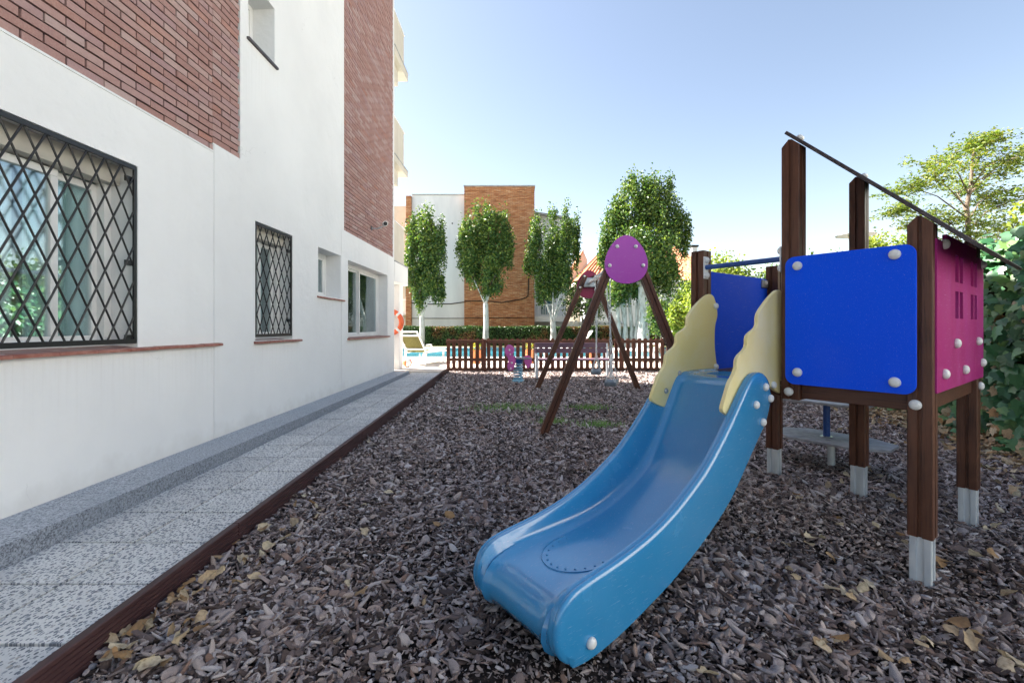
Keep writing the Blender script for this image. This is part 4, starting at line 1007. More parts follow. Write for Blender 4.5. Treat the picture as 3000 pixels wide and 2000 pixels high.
tree('pollard_tree', 'round-crowned white-trunked tree in front of the orange brick wall', ground_at(1423, TY), .16, 2.45,
     px_lobes(TY, [(1368, 725, 24, 65), (1398, 690, 24, 66), (1432, 680, 25, 58), (1465, 700, 24, 66), (1488, 735, 16, 48), (1425, 770, 46, 60), (1440, 830, 28, 38), (1385, 800, 24, 42)]), 21000, .135, group=TG)
tree('pollard_tree', 'white-trunked tree with upright lobes right of the brick wall', ground_at(1620, TY), .17, 1.5,
     px_lobes(TY, [(1572, 750, 20, 85), (1620, 720, 22, 88), (1658, 715, 19, 82), (1688, 715, 14, 66), (1610, 810, 34, 56), (1645, 805, 24, 56), (1550, 770, 14, 42), (1585, 860, 16, 34)]), 20000, .135, group=TG)
tree('large_tree', 'tallest broad leafy tree with a thick white trunk behind the swing', ground_at(1884, 21.5), .27, 3.1,
     px_lobes(21.5, [(1800, 690, 32, 80), (1848, 625, 40, 82), (1905, 602, 40, 70), (1958, 635, 38, 80), (2000, 680, 22, 62), (1890, 730, 76, 88), (1955, 790, 40, 72), (1835, 790, 46, 72), (1778, 750, 20, 52), (1905, 850, 30, 45)]), 40000, .14, group=TG)
tr_ = thing('multi_stem_tree', 'cluster of slim white stems left of the thick trunk', 'tree', ground_at(1835, 22.3), 0, TG)
m = MB()
for u, ut in ((1812, 1806), (1826, 1832), (1836, 1815), (1850, 1842), (1858, 1872)):
    a = Vector(ground_at(u, 22.3 + random.uniform(-.2, .2))); b = at(ut, 830, 22.3); m.tube([a - Vector((0, 0, .1)), a.lerp(b, .3) + Vector((.06, 0, 0)), a.lerp(b, .65), b], [.13, .105, .09, .06], 8)
m.build('trunk', M['whitewash'], tr_, smooth=60)
leaf_cloud('crown', M['leaf'], np.concatenate([in_lobe(c, r, 1500, .3) for c, r in px_lobes(22.3, [(1808, 850, 28, 42), (1850, 835, 34, 40)])]), .16, tr_)

def hedge(name, label, x0, x1, y0, y1, z0, z1, n_, size, mat, cat='hedge'):
    t = thing(name, label, cat, ((x0 + x1) / 2, (y0 + y1) / 2, z0))
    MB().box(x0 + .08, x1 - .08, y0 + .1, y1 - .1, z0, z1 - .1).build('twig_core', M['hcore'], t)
    a = rng.uniform(0, 1, (n_, 3)); P = np.c_[x0 + a[:, 0] * (x1 - x0), y0 + a[:, 1] ** 2 * .35, z0 + a[:, 2] * (z1 - z0)]
    k = int(n_ * .3); P[:k, 1] = y0 + a[:k, 1] * (y1 - y0); P[:k, 2] = z1 - np.abs(rng.normal(size=k)) * .06 + .04 * np.sin(P[:k, 0] * 1.7)
    nr = np.tile(np.array([[0, -1.0, .2]]), (n_, 1)); nr[:k] = (0, 0, 1)
    tag(leaf_cloud('foliage', M[mat], P, size, t, nrm=nr, jitter=1.6), kind='stuff'); return t
hedge('clipped_hedge', 'long clipped green hedge with brown dry patches behind the pool', -13, 9.5, 25.2, 26.2, DZ, 1.22, 26000, .11, 'hedge')
def bush(name, label, c, r, n_, size, mat, cat='shrub', group=None):
    t = thing(name, label, cat, (c[0], c[1], DZ - .1), 0, group)
    m = MB()
    for k in range(5):
        a = random.uniform(0, 6.28); q = Vector(c) + Vector((math.cos(a) * r[0] * .6, math.sin(a) * r[1] * .6, random.uniform(0, .7) * r[2])); b = Vector((c[0], c[1], DZ - .25)); m.tube([b, b.lerp(q, .5), q], [.05, .035, .01], 6)
    m.build('stems', M['barkbrown'], t)
    leaf_cloud('foliage', M[mat], in_lobe(c, r, n_, .3, 60, .22), size, t, up=.2); return t
SG = 'shrubs beyond the fence'
def pb(u, v, Y, ru, rv): c = at(u, v, Y); k = Y / F_PX; return (c.x, c.y, c.z), (ru * k, ru * k * .8, rv * k)
c, r = pb(1990, 935, 18, 30, 45); bush('sunlit_shrub', 'yellow-green shrub beside the swing leg, above the fence', c, r, 2600, .12, 'shrub', group=SG)
c, r = pb(1930, 930, 20, 34, 60); bush('dark_shrub', 'dark green shrub right of the thick white trunk', c, r, 2600, .12, 'leaf', group=SG)
c, r = pb(1720, 880, 27.5, 60, 60); bush('dark_shrub', 'olive green shrub under the terracotta roof left of the swing plate', c, r, 3500, .15, 'leaf', group=SG)
c, r = pb(2010, 880, 26, 34, 50); bush('dark_shrub', 'dark shrub in front of the white house wall beside the brown post', c, r, 2500, .15, 'leaf', group=SG)
c, r = pb(2110, 850, 17, 90, 90); bush('sunlit_shrub', 'broad yellow-green shrub glimpsed behind the blue grab bar', c, r, 6000, .13, 'shrub', group=SG)
c, r = pb(2260, 870, 16, 90, 90); bush('sunlit_shrub', 'green shrub hidden behind the tall tower post', c, r, 4000, .13, 'leaf', group=SG)
c, r = pb(2560, 770, 15, 46, 75); bush('sunlit_shrub', 'small sunlit tree top above the blue panel, right of the lamp', c, r, 3500, .12, 'shrub', group=SG)
c, r = pb(2650, 780, 14, 60, 80); bush('sunlit_shrub', 'sunlit shrub left of the chamfered post under the roof', c, r, 3500, .12, 'shrub', group=SG)
c, r = pb(2400, 860, 14, 110, 90); bush('dark_shrub', 'green shrub behind the large blue panel', c, r, 4000, .13, 'leaf', group=SG)

# brick and render block behind the pool
BY = 29.0; GB = .1
def X_(u, Y=BY): return (u - U0) / F_PX * Y
def Z_(v, Y=BY): return CAM_Z - (v - V0) / F_PX * Y
BB = thing('brick_block', 'flat-roofed block with an orange brick tower and grey-white rendered wall', 'building', (-3, BY, GB))
MB().box(X_(1360), X_(1566), BY, BY + 6, GB, Z_(547)).build('brick_tower', M['orangebrick'], BB)
MB().box(X_(1360) - .04, X_(1566) + .04, BY - .05, BY + 6, Z_(547) + .001, Z_(543)).build('coping', M['grime'], BB)
MB().box(X_(1203), X_(1360) - .003, BY + .35, BY + 6, GB, Z_(572, BY + .35)).build('rendered_wall', M['greywall'], BB)
MB().box(X_(1203), X_(1360) - .003, BY + .3, BY + 6, Z_(572, BY + .35) + .001, Z_(569, BY + .35)).build('coping', M['grime'], BB)
MB().box(X_(1188), X_(1203) - .003, BY + .1, BY + 6, GB, Z_(572)).build('brick_pier', M['orangebrick'], BB)
MB().box(X_(1288), X_(1299), BY + .33, BY + .36, Z_(838), Z_(810)).build('vent_opening', M['iron'], BB)
MB().lathe([(.05, 0), (.05, .02)], (X_(1323), BY + .345, Z_(651)), (0, -1, 0), 10).build('vent_hole', M['iron'], BB)
MB().box(X_(1100), X_(1188) - .003, BY + 1.5, BY + 6, GB, Z_(603, BY + 1.5)).build('side_wing', M['cream'], BB)
sw = BB
for v0, v1 in ((842, 868), (700, 660)):
    pass
MB().box(X_(1172), X_(1187), BY + 1.45, BY + 1.5, Z_(868, BY + 1.5), Z_(843, BY + 1.5)).build('window', M['iron'], BB)
for v in (900, 760): 
    rl = MB().box(X_(1150), X_(1188) - .01, BY + .6, BY + .66, Z_(v - 26), Z_(v - 23)).build('balcony_rail', M['white'], BB)
    for k in range(7): MB().box(X_(1160) + k * .1, X_(1160) + k * .1 + .025, BY + .61, BY + .65, Z_(v + 14), Z_(v - 26)).build('baluster', M['white'], rl)
    MB().box(X_(1150), X_(1188) - .01, BY + .2, BY + 1.5, Z_(v + 22), Z_(v + 14)).build('balcony_slab', M['white'], BB)
cb = MB().tube([(X_(1203), BY - .02 + .34, Z_(886))] + [(X_(u), BY + (.31 if u < 1360 else -.035), Z_(v)) for u, v in ((1260, 890), (1320, 889), (1358, 884))] + [(X_(u), BY - .035, Z_(v)) for u, v in ((1362, 882), (1420, 881), (1470, 886), (1530, 876), (1546, 868), (1548, 840), (1549, 808), (1566, 802))], .035, 6)
cb.build('wall_cable', M['cable'], BB, smooth=60)
MB().tube([(X_(1203), BY + .31, Z_(932)), (X_(1358), BY + .31, Z_(932))], .02, 6).tube([(X_(1362), BY - .03, Z_(931)), (X_(1565), BY - .03, Z_(930))], .025, 6).build('wall_conduit', M['cable'], BB)
# right wing with sloping roof and terrace
MB().prism([(X_(1567), GB), (X_(1668), GB), (X_(1668), Z_(622)), (X_(1566), Z_(606))], (0, BY + 2, 0), (1, 0, 0), (0, 0, 1), -5).build('right_wing', M['greywall'], BB)
MB().prism([(X_(1566), Z_(606) + .002), (X_(1678), Z_(624) + .002), (X_(1678), Z_(618)), (X_(1566), Z_(600))], (0, BY + 1.6, 0), (1, 0, 0), (0, 0, 1), -5.4).build('right_roof', M['grime'], BB)
MB().box(X_(1567), X_(1660), BY + .4, BY + 2, Z_(942), Z_(925)).build('terrace_slab', M['white'], BB)
rl = MB().box(X_(1567), X_(1660), BY + .4, BY + .46, Z_(893), Z_(889)).build('terrace_rail', M['white'], BB)
for k in range(18): MB().box(X_(1568) + k * .112, X_(1568) + k * .112 + .03, BY + .41, BY + .45, Z_(925), Z_(893)).build('baluster', M['white'], rl)
MB().box(X_(1590), X_(1625), BY + 1.96, BY + 2.0, Z_(920, BY + 2), Z_(850, BY + 2)).build('terrace_door', M['bluedark'], BB)

# white garden wall with scalloped coping
gw = thing('garden_wall', 'low white garden wall with scalloped coping behind the hedge', 'wall', (5, 27.6, DZ))
MB().box(X_(1655, 27.6), X_(1830, 27.6), 27.5, 27.7, DZ - .2, Z_(948, 27.6)).build('wall', M['white'], gw)
for k in range(14):
    x = X_(1662, 27.6) + k * .26; MB().tube([(x, 27.45, Z_(946, 27.6) + .02), (x, 27.75, Z_(946, 27.6) + .02)], .11, 10).build('coping_tile', M['white'], gw, smooth=60)

# house with terracotta roof
HY = 40.0
HH = thing('tiled_house', 'white house with terracotta tiled roof and chimney behind the trees', 'house', (10, HY, 0))
hx0, hx1 = X_(1700, HY), X_(2120, HY); ze, zr = Z_(826, HY), Z_(722, HY + 3.5)
MB().box(hx0 + .5, hx1 - .5, HY, HY + 8, -.2, ze).build('wall', M['white'], HH)
def roof_plane(p0, p1, p2, p3, n_, name='roof_slope'):
    """p0-p1 eave, p3-p2 ridge; ribbed like barrel tiles"""
    p0, p1, p2, p3 = map(Vector, (p0, p1, p2, p3)); N = (p1 - p0).cross(p3 - p0).normalized(); N = N if N.z > 0 else -N
    m = MB(); K = n_ * 4; vv = []
    for i in range(K + 1):
        f = i / K; h = abs(math.sin(math.pi * i / 4)) * .13; vv += [p0.lerp(p1, f) + N * h, p3.lerp(p2, f) + N * h]
    m.add(vv, [(2 * i, 2 * i + 2, 2 * i + 3, 2 * i + 1) for i in range(K)]); return m.build(name, M['tileroof'], HH)
e = .5
roof_plane((hx0 - e, HY - e, ze), (hx1 + e, HY - e, ze), (hx1 - 3, HY + 4, zr), (hx0 + 3, HY + 4, zr), 40)
roof_plane((hx0 - e, HY + 8 + e, ze), (hx0 - e, HY - e, ze), (hx0 + 3, HY + 4, zr), (hx0 + 3, HY + 4.01, zr), 26)
roof_plane((hx1 + e, HY - e, ze), (hx1 + e, HY + 8 + e, ze), (hx1 - 3, HY + 4.01, zr), (hx1 - 3, HY + 4, zr), 26)
MB().box(hx0 - e, hx1 + e, HY - e, HY + 8 + e, ze - .25, ze - .01).build('eave', M['cream'], HH)
for u in (2005, 2026):
    f = MB().box(X_(u - 9, HY), X_(u + 9, HY), HY - .06, HY - .001, Z_(892, HY), Z_(852, HY)).build('window', M['white'], HH)
    MB().box(X_(u - 7, HY), X_(u + 7, HY), HY - .08, HY - .061, Z_(890, HY), Z_(854, HY)).build('pane', M['bluedark'], f)
ch = MB().box(X_(2028, HY + 3), X_(2043, HY + 3), HY + 3, HY + 3.5, ze, Z_(724, HY + 3)).build('chimney', M['white'], HH)
MB().box(X_(2025, HY + 3), X_(2046, HY + 3), HY + 2.9, HY + 3.6, Z_(723, HY + 3), Z_(718, HY + 3)).build('chimney_cap', M['iron'], ch)
H2 = thing('gabled_house', 'cream gable wall between the third tree and the terracotta roof', 'house', (6, 44, 0))
g0, g1 = X_(1655, 44), X_(1720, 44)
MB().prism([(g0, -.2), (g1, -.2), (g1, Z_(760, 44)), ((g0 + g1) / 2 + .7, Z_(735, 44)), (g0, Z_(835, 44))], (0, 44, 0), (1, 0, 0), (0, 0, 1), -4).build('wall', M['cream'], H2)
MB().prism([(g0 - .3, Z_(840, 44)), ((g0 + g1) / 2 + .7, Z_(737, 44)), ((g0 + g1) / 2 + .7, Z_(731, 44)), (g0 - .3, Z_(833, 44))], (0, 43.7, 0), (1, 0, 0), (0, 0, 1), -4.6).build('roof', M['tileroof'], H2)

# sunlit house across the hedge: out of frame, it shows in the barred window's reflection
NH = thing('neighbour_house', 'sunlit cream house beyond the ivy hedge, seen reflected in the barred window', 'house', (13, 0, -.12))
MB().box(12.6, 20, -9, 7.6, -.3, 9.6).build('wall', M['creamwhite'], NH)
m = MB(); K = 120
for i in range(K + 1):
    y = -9.5 + 17.6 * i / K; h = .11 * abs(math.sin(math.pi * i / 4)); m.v += [(12.0, y, 9.55 + h), (16.3, y, 11.5 + h)]
m.f = [(2 * i, 2 * i + 1, 2 * i + 3, 2 * i + 2) for i in range(K)]; m.build('roof_slope', M['tileroof'], NH)
m = MB().add([(16.3, -9.5, 11.5), (16.3, 8.1, 11.5), (20.5, 8.1, 9.55), (20.5, -9.5, 9.55)], [(3, 2, 1, 0)]); m.build('roof_slope', M['tileroof'], NH)
for zz in (1.0, 4.0, 7.0):
    for yy in (-7, -4.2, -1.4, 1.4, 4.2):
        f = MB().box(12.56, 12.599, yy, yy + 1.3, zz, zz + 1.5).build('window', M['white'], NH); MB().box(12.53, 12.559, yy + .08, yy + 1.22, zz + .08, zz + 1.42).build('pane', M['bluedark'], f)
        MB().box(12.5, 12.6, yy - .05, yy + 1.35, zz - .08, zz - .005).build('sill', M['clay'], f)

# pole by the house and the garden lamp
pl_ = thing('timber_pole', 'pale weathered pole standing right of the large tree', 'pole', ground_at(1962, 23))
MB().tube([Vector(ground_at(1962, 23)) - Vector((0, 0, .1)), at(1958, 840, 23)], [.09, .07], 10).build('shaft', M['whitewash'], pl_, smooth=60)
lx = at(2507, 690, 8.2)
LP = thing('garden_lamp', 'yellowed garden lamp with wide flat disc hood behind the tower post', 'lamp', (lx.x, lx.y, -.1))
MB().tube([(lx.x, lx.y, -.2), (lx.x, lx.y, lx.z - .34)], .035, 12).build('pole', M['iron'], LP, smooth=60)
MB().lathe([(.05, -.34), (.07, -.30), (.11, -.02), (.115, 0)], lx, n=20).build('diffuser', M['lampyellow'], LP, smooth=40)
MB().lathe([(.31, 0), (.31, .012), (.16, .04), (.05, .06), (.01, .062)], lx + Vector((0, 0, .001)), n=28).build('hood', M['steel'], LP, smooth=40)

# ------------------------------------------------------------------ ivy hedge, litter, feathery tree on the right
IV = [(4.35, 1.8), (4.62, 3.0), (4.92, 3.9), (5.28, 4.8), (5.55, 6.0), (5.70, 8.0), (5.80, 12.6)]
IV_Y = [p[1] for p in IV]; IV_X = [p[0] for p in IV]
ivx = lambda y: np.interp(y, IV_Y, IV_X)
def ivy_leaf(s_=1.0):
    o = [(0, -.42), (.30, -.50), (.44, -.22), (.34, .0), (.50, .18), (.22, .22), (0, .58), (-.22, .22), (-.50, .18), (-.34, .0), (-.44, -.22), (-.30, -.50)]
    vv = [(0, -.05, 0.0)] + [(x, y, -.16 * abs(x) ** 1.5 * 1.6 - .12 * max(0, y) ** 2) for x, y in o]
    return np.array(vv) * s_, [(0, i, i % 12 + 1) for i in range(1, 13)]
LV, LF = ivy_leaf()
HG = thing('ivy_hedge', 'tall ivy-covered hedge along the right edge of the playground', 'hedge', (5.3, 6, -.1))
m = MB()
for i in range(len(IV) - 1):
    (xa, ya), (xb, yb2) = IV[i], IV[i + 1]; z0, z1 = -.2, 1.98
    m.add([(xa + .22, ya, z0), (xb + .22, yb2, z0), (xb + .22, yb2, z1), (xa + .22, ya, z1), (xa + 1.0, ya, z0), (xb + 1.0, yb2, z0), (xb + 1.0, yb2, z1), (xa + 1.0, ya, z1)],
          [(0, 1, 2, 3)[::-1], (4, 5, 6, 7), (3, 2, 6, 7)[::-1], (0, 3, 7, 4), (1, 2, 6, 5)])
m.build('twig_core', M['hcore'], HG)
def ivy_frames(n_, ylo, yhi, zlo=0.0, zhi=2.2, top=.2, bias=1.0):
    y = rng.uniform(ylo, yhi, n_); z = zlo + (zhi - zlo) * rng.uniform(0, 1, n_) ** bias
    bul = .10 * np.sin(y * 2.1 + z * 1.3) + .08 * np.sin(y * 5.3 - z * 3.1)
    x = ivx(y) + bul + rng.normal(size=n_) * .07 + np.where(z < .45, (.45 - z) * -.25, 0)
    nrm = np.c_[-np.ones(n_), -.35 * np.ones(n_), .55 * np.ones(n_)] + rng.normal(size=(n_, 3)) * .42
    k = rng.uniform(0, 1, n_) < top
    x[k] += rng.uniform(0, .8, k.sum()); z[k] = zhi - .10 + .07 * np.sin(y[k] * 3) + rng.normal(size=k.sum()) * .09; nrm[k] = np.array([-.3, -.2, 1]) + rng.normal(size=(k.sum(), 3)) * .35
    nrm /= np.linalg.norm(nrm, axis=1, keepdims=True)
    return np.c_[x, y, z], nrm
def leaf_rot(nrm, hang=1.0):
    d = np.array([0, 0, -1.0]) * hang + rng.normal(size=3) * .5; n_ = np.array(nrm); d = d - n_ * d.dot(n_); d /= np.linalg.norm(d) + 1e-9
    s_ = np.cross(d, n_); return np.c_[s_, d, n_]
# the 300 leaves that show largest: one object each
me_ivy = bpy.data.meshes.new('leaf'); me_ivy.from_pydata([tuple(v) for v in LV], [], LF); me_ivy.materials.append(M['ivy'])
P, N = ivy_frames(300, 4.25, 5.9, .15, 2.15, .16)
invH = world_matrix(HG).inverted()
for p, nn in zip(P, N):
    o = bpy.data.objects.new('leaf', me_ivy); C.objects.link(o); o.parent = HG
    rt = Matrix(leaf_rot(nn).tolist()).to_4x4(); s_ = random.uniform(.09, .175)
    o.matrix_basis = invH @ Matrix.Translation(Vector(p - np.array([.05, .02, 0]))) @ rt @ Matrix.Scale(s_, 4)
def leaf_mass(name, P, N, smin, smax, mat, parent, kind=None, hang=1.0):
    n_ = len(P); k = len(LV); VV = np.empty((n_ * k, 3)); 
    for i in range(n_): VV[i * k:(i + 1) * k] = (LV * rng.uniform(smin, smax)) @ leaf_rot(N[i], hang).T + P[i]
    FF = (np.arange(n_)[:, None, None] * k + np.array(LF)[None]).reshape(-1, 3)
    if parent is not None:
        mi = np.array(world_matrix(parent).inverted()); VV = VV @ mi[:3, :3].T + mi[:3, 3]
    o = link(name, grid_mesh(name, VV, FF, mat), parent)
    if kind: o['kind'] = kind
    return o
Pa, Na = ivy_frames(1500, 3.6, 6.6, .0, 2.15, .25); Pb, Nb = ivy_frames(2600, 1.8, 12.6, .05, 2.15, .22)
Pa[:, 0] += .05
leaf_mass('foliage', np.r_[Pa, Pb], np.r_[Na, Nb], .08, .16, M['ivy'], HG, 'stuff')
Pd, Nd = ivy_frames(420, 3.8, 6.4, .02, 1.5, 0, 1.6); Pd[:, 0] += .02
leaf_mass('dead_leaves', Pd, Nd, .07, .13, M['dry'], HG, 'stuff')
# ivy running on the ground at the hedge foot
n_ = 260; y = rng.uniform(3.6, 8.0, n_); x = ivx(y) - rng.uniform(-.1, .55, n_) * np.clip(.5 + .5 * np.sin(y * 2.7 + 1), .1, 1); z = np.array([bark_z(q) for q in y]) + rng.uniform(.02, .16, n_)
Pg = np.c_[x, y, z]; Ng = np.c_[-.3 * np.ones(n_), -.25 * np.ones(n_), np.ones(n_)] + rng.normal(size=(n_, 3)) * .3; Ng /= np.linalg.norm(Ng, axis=1, keepdims=True)
gi_ = leaf_mass('ground_ivy', Pg, Ng, .06, .12, M['ivy'], None, 'stuff', .1)
tag(gi_, 'ivy creeping over the dry leaves at the hedge foot', 'ivy')
# sunlit vine growing over the hedge at the right edge
VN = thing('climbing_vine', 'sunlit yellow-green vine rising above the ivy hedge at the right edge', 'vine', (6.6, 5.2, 1.6))
m = MB()
for k in range(5):
    a = Vector((6.5 + random.uniform(-.3, .3), 5.2 + random.uniform(-.4, .6), 1.5)); b = a + Vector((random.uniform(-.5, .4), random.uniform(-.4, .4), random.uniform(.8, 1.9))); m.tube([a, a.lerp(b, .5) + Vector((.1, 0, .1)), b], [.02, .014, .005], 5)
m.build('stems', M['barkbrown'], VN)
leaf_cloud('foliage', M['shrub'], np.concatenate([in_lobe((6.55, 5.3, 2.5), (.5, .6, .6), 700, .2, 24, .2), in_lobe((6.9, 5.5, 3.25), (.42, .5, .5), 420, .2, 16, .2), in_lobe((6.2, 5.4, 2.1), (.5, .6, .2), 420, .2, 16, .25)]), .085, VN, up=.3)

# feathery tree behind the hedge
def feather_tree(name, label, base, sprays, trunk_pts, tr_r, nper, ls, limb_r=.03):
    t = thing(name, label, 'tree', base); m = MB(); tp = [Vector(p) for p in trunk_pts]
    m.tube(tp, [tr_r * (1 - .7 * i / (len(tp) - 1)) for i in range(len(tp))], 9); P = []
    for (c, r, f) in sprays:
        c = Vector(c); f = max(.08, f - .3); i = min(int(f * (len(tp) - 1)), len(tp) - 2); o = tp[i].lerp(tp[i + 1], f * (len(tp) - 1) - i)
        mid = o.lerp(c, .5) + Vector((0, 0, .12)); m.tube([o, mid, c], [limb_r, limb_r * .6, limb_r * .25], 6)
        for k in range(7):
            q = c + Vector((random.uniform(-1, 1) * r[0], random.uniform(-1, 1) * r[1], random.uniform(-.6, .6) * r[2])); m.tube([mid.lerp(c, .6), c.lerp(q, .5) + Vector((0, 0, .05)), q], [limb_r * .35, limb_r * .22, limb_r * .08], 4)
            # fronds: leaflets in two rows along drooping stalks
            for fq in range(nper):
                s0 = q + Vector((random.gauss(0, .35) * r[0], random.gauss(0, .35) * r[1], random.gauss(0, .4) * r[2])); a = random.uniform(0, 6.28); dr = Vector((math.cos(a), math.sin(a), random.uniform(-.45, .2)))
                for h in range(8): P.append(s0 + dr * (h * ls * .45) + Vector((random.gauss(0, .3), random.gauss(0, .3), random.gauss(0, .2))) * ls)
    m.build('trunk', M['barkbrown'], t, smooth=60)
    leaf_cloud('crown', M['robinia'], np.array([tuple(p) for p in P]), ls, t, nrm=np.tile([[0, 0, 1.0]], (len(P), 1)), jitter=1.4, aspect=.5); return t
FYY = 9.5
def fp_(u, v, Y=FYY): return tuple(at(u, v, Y))
tk = [(at(2835, 700, FYY).x, FYY, -.15), fp_(2838, 700), fp_(2832, 600), fp_(2845, 540), fp_(2848, 470), fp_(2860, 420)]
kk = FYY / F_PX
sp = []
for (u, v, ru, rv, f) in [(2660, 545, 44, 16, .62), (2720, 520, 50, 22, .68), (2640, 612, 34, 16, .5), (2690, 655, 50, 16, .4), (2770, 470, 50, 24, .8), (2850, 430, 45, 24, .95), (2905, 405, 22, 16, 1), (2930, 465, 50, 24, .85), (2985, 455, 34, 18, .8), (2800, 560, 55, 26, .6), (2880, 520, 55, 24, .75), (2780, 630, 60, 26, .45), (2870, 640, 60, 26, .45), (2940, 600, 60, 22, .55), (2900, 570, 40, 20, .6), (2830, 690, 70, 22, .3), (2930, 680, 50, 22, .3)]:
    sp.append((fp_(u, v, FYY + random.uniform(-.6, .6)), (ru * kk, .45, rv * kk), f))
feather_tree('feathery_tree', 'airy yellow-green feathery-leaved tree behind the roof and ivy hedge', (tk[0][0], FYY, -.12), sp, tk, .055, 19, .064, .018)

# dry leaf litter at the hedge foot
n_ = 2600; y = rng.uniform(2.4, 8.5, n_); dist = np.abs(rng.normal(size=n_)) * .42
x = ivx(y) + .12 - dist; z = np.array([bark_z(q) for q in y]) + .012 + rng.uniform(0, .05, n_) + np.clip(.28 - dist, 0, .3) * rng.uniform(.2, .7, n_)
k = (np.abs(rng.normal(size=n_)) < 9)
def dry_leaf_arrays(kind):
    o = [(0, -.5), (.22, -.42), (.40, -.3), (.40, -.05), (.46, .14), (.32, .28), (.17, .42), (0, .58), (-.16, .44), (-.30, .3), (-.44, .16), (-.38, -.06), (-.40, -.28), (-.2, -.42)]
    r2 = random.Random(kind); vv = [(0, 0, 0)]; cu, cv, ph = r2.uniform(.6, 1.9) * r2.choice((-1, 1, 1)), r2.uniform(-.3, 1.0), r2.uniform(0, 6)
    out = []
    for ring in (0.5, 1.0):
        for i, (x_, y__) in enumerate(o):
            j = r2.uniform(.82, 1.1); X, Yy = x_ * ring * j, y__ * ring * j
            zz = .55 * cu * X * X + .5 * cv * Yy * Yy + .10 * math.sin(5 * X + 4 * Yy + ph) * ring
            vv.append((X * (1 - .25 * abs(cu) * ring), Yy, zz))
    n2_ = len(o); F_ = [(0, 1 + i, 1 + (i + 1) % n2_) for i in range(n2_)]
    Q_ = [(1 + i, 1 + n2_ + i, 1 + n2_ + (i + 1) % n2_) for i in range(n2_)] + [(1 + i, 1 + n2_ + (i + 1) % n2_, 1 + (i + 1) % n2_) for i in range(n2_)]
    return np.array(vv), np.array(F_ + Q_)
DL = [dry_leaf_arrays(s_) for s_ in range(10)]
VV, FF, off = [], [], 0
for i in range(n_):
    v_, f_ = DL[i % 10]; q = Matrix.Rotation(random.uniform(0, 6.28), 3, 'Z') @ Matrix.Rotation(random.gauss(0, .45), 3, 'X') @ Matrix.Rotation(random.gauss(0, .45), 3, 'Y')
    VV.append((v_ * random.uniform(.05, .10)) @ np.array(q).T + np.array([x[i], y[i], z[i]])); FF.append(f_ + off); off += len(v_)
ll = link('leaf_litter', grid_mesh('leaf_litter', np.concatenate(VV), np.concatenate(FF), M['dry'], True))
tag(ll, 'drift of dry brown leaves along the foot of the ivy hedge', 'leaf litter', kind='stuff')

# single fallen leaves on the bark
DLM = []
for k, (v_, f_) in enumerate(DL): DLM.append(grid_mesh('fallen_leaf', v_, f_, M['dry'], True))
fallen = [(317, 1893, 1.3), (249, 1935, 1.15), (356, 1932, 1.3), (444, 1966, 1.1), (398, 1855, 1.1), (451, 1821, .9), (555, 1832, 1.2), (532, 1882, 1.1), (513, 1771, 1.1), (608, 1706, 1.2), (581, 1748, .8), (555, 1717, 1), (700, 1714, .9), (750, 1706, 1.1), (692, 1599, .8),
          (773, 1557, 1.1), (715, 1652, .8), (862, 1539, 1.2), (787, 1611, 1.1), (1069, 1568, 1), (866, 1485, .8), (915, 1479, .9), (1069, 1485, .8), (1141, 1452, 1), (1317, 1518, 1), (1205, 1270, .9), (1056, 1282, .8), (936, 1504, .7), (708, 1651, 1), (1246, 1774, .9), (1017, 1723, .7), (470, 1700, .7), (640, 1640, .8), (830, 1560, .7),
          (2302, 1605, 1), (2370, 1585, 1.2), (2458, 1544, .8), (2567, 1548, 1), (2435, 1646, .9), (2540, 1721, 1), (2500, 1752, .9), (2438, 1735, 1.1), (2458, 1881, 1.2), (2404, 1898, .9), (2799, 1840, 1.7), (2840, 1895, 1.1), (2717, 1891, 1), (2595, 1939, .9), (2761, 1656, 1), (2860, 1639, 1.1), (2955, 1752, .9), (2778, 1510, .8), (2969, 1946, 1.1),
          (2333, 1458, 1.1), (2426, 1431, 1.2), (2614, 1465, 1), (2552, 1386, .8), (2979, 1435, 1.1), (2075, 1990, 1), (2890, 1560, .9), (2650, 1600, .8), (2330, 1700, .8), (2930, 1500, 1), (2860, 1420, 1), (2920, 1380, 1.1), (2480, 1400, .8)]
rl_ = random.Random(5)
for (u, v, s_) in list(fallen):                             # leaves lie in loose clusters, thickest along the edging and at right
    for k in range(2 if u < 640 else (1 if u > 2250 or rl_.random() < .35 else 0)):
        u2, v2 = u + rl_.uniform(-45, 70), v + rl_.uniform(-22, 26)
        if u < 640 and v2 < 2035 - .735 * (u2 - 95): continue
        fallen.append((u2, min(v2, 1990), rl_.uniform(.6, 1.0)))
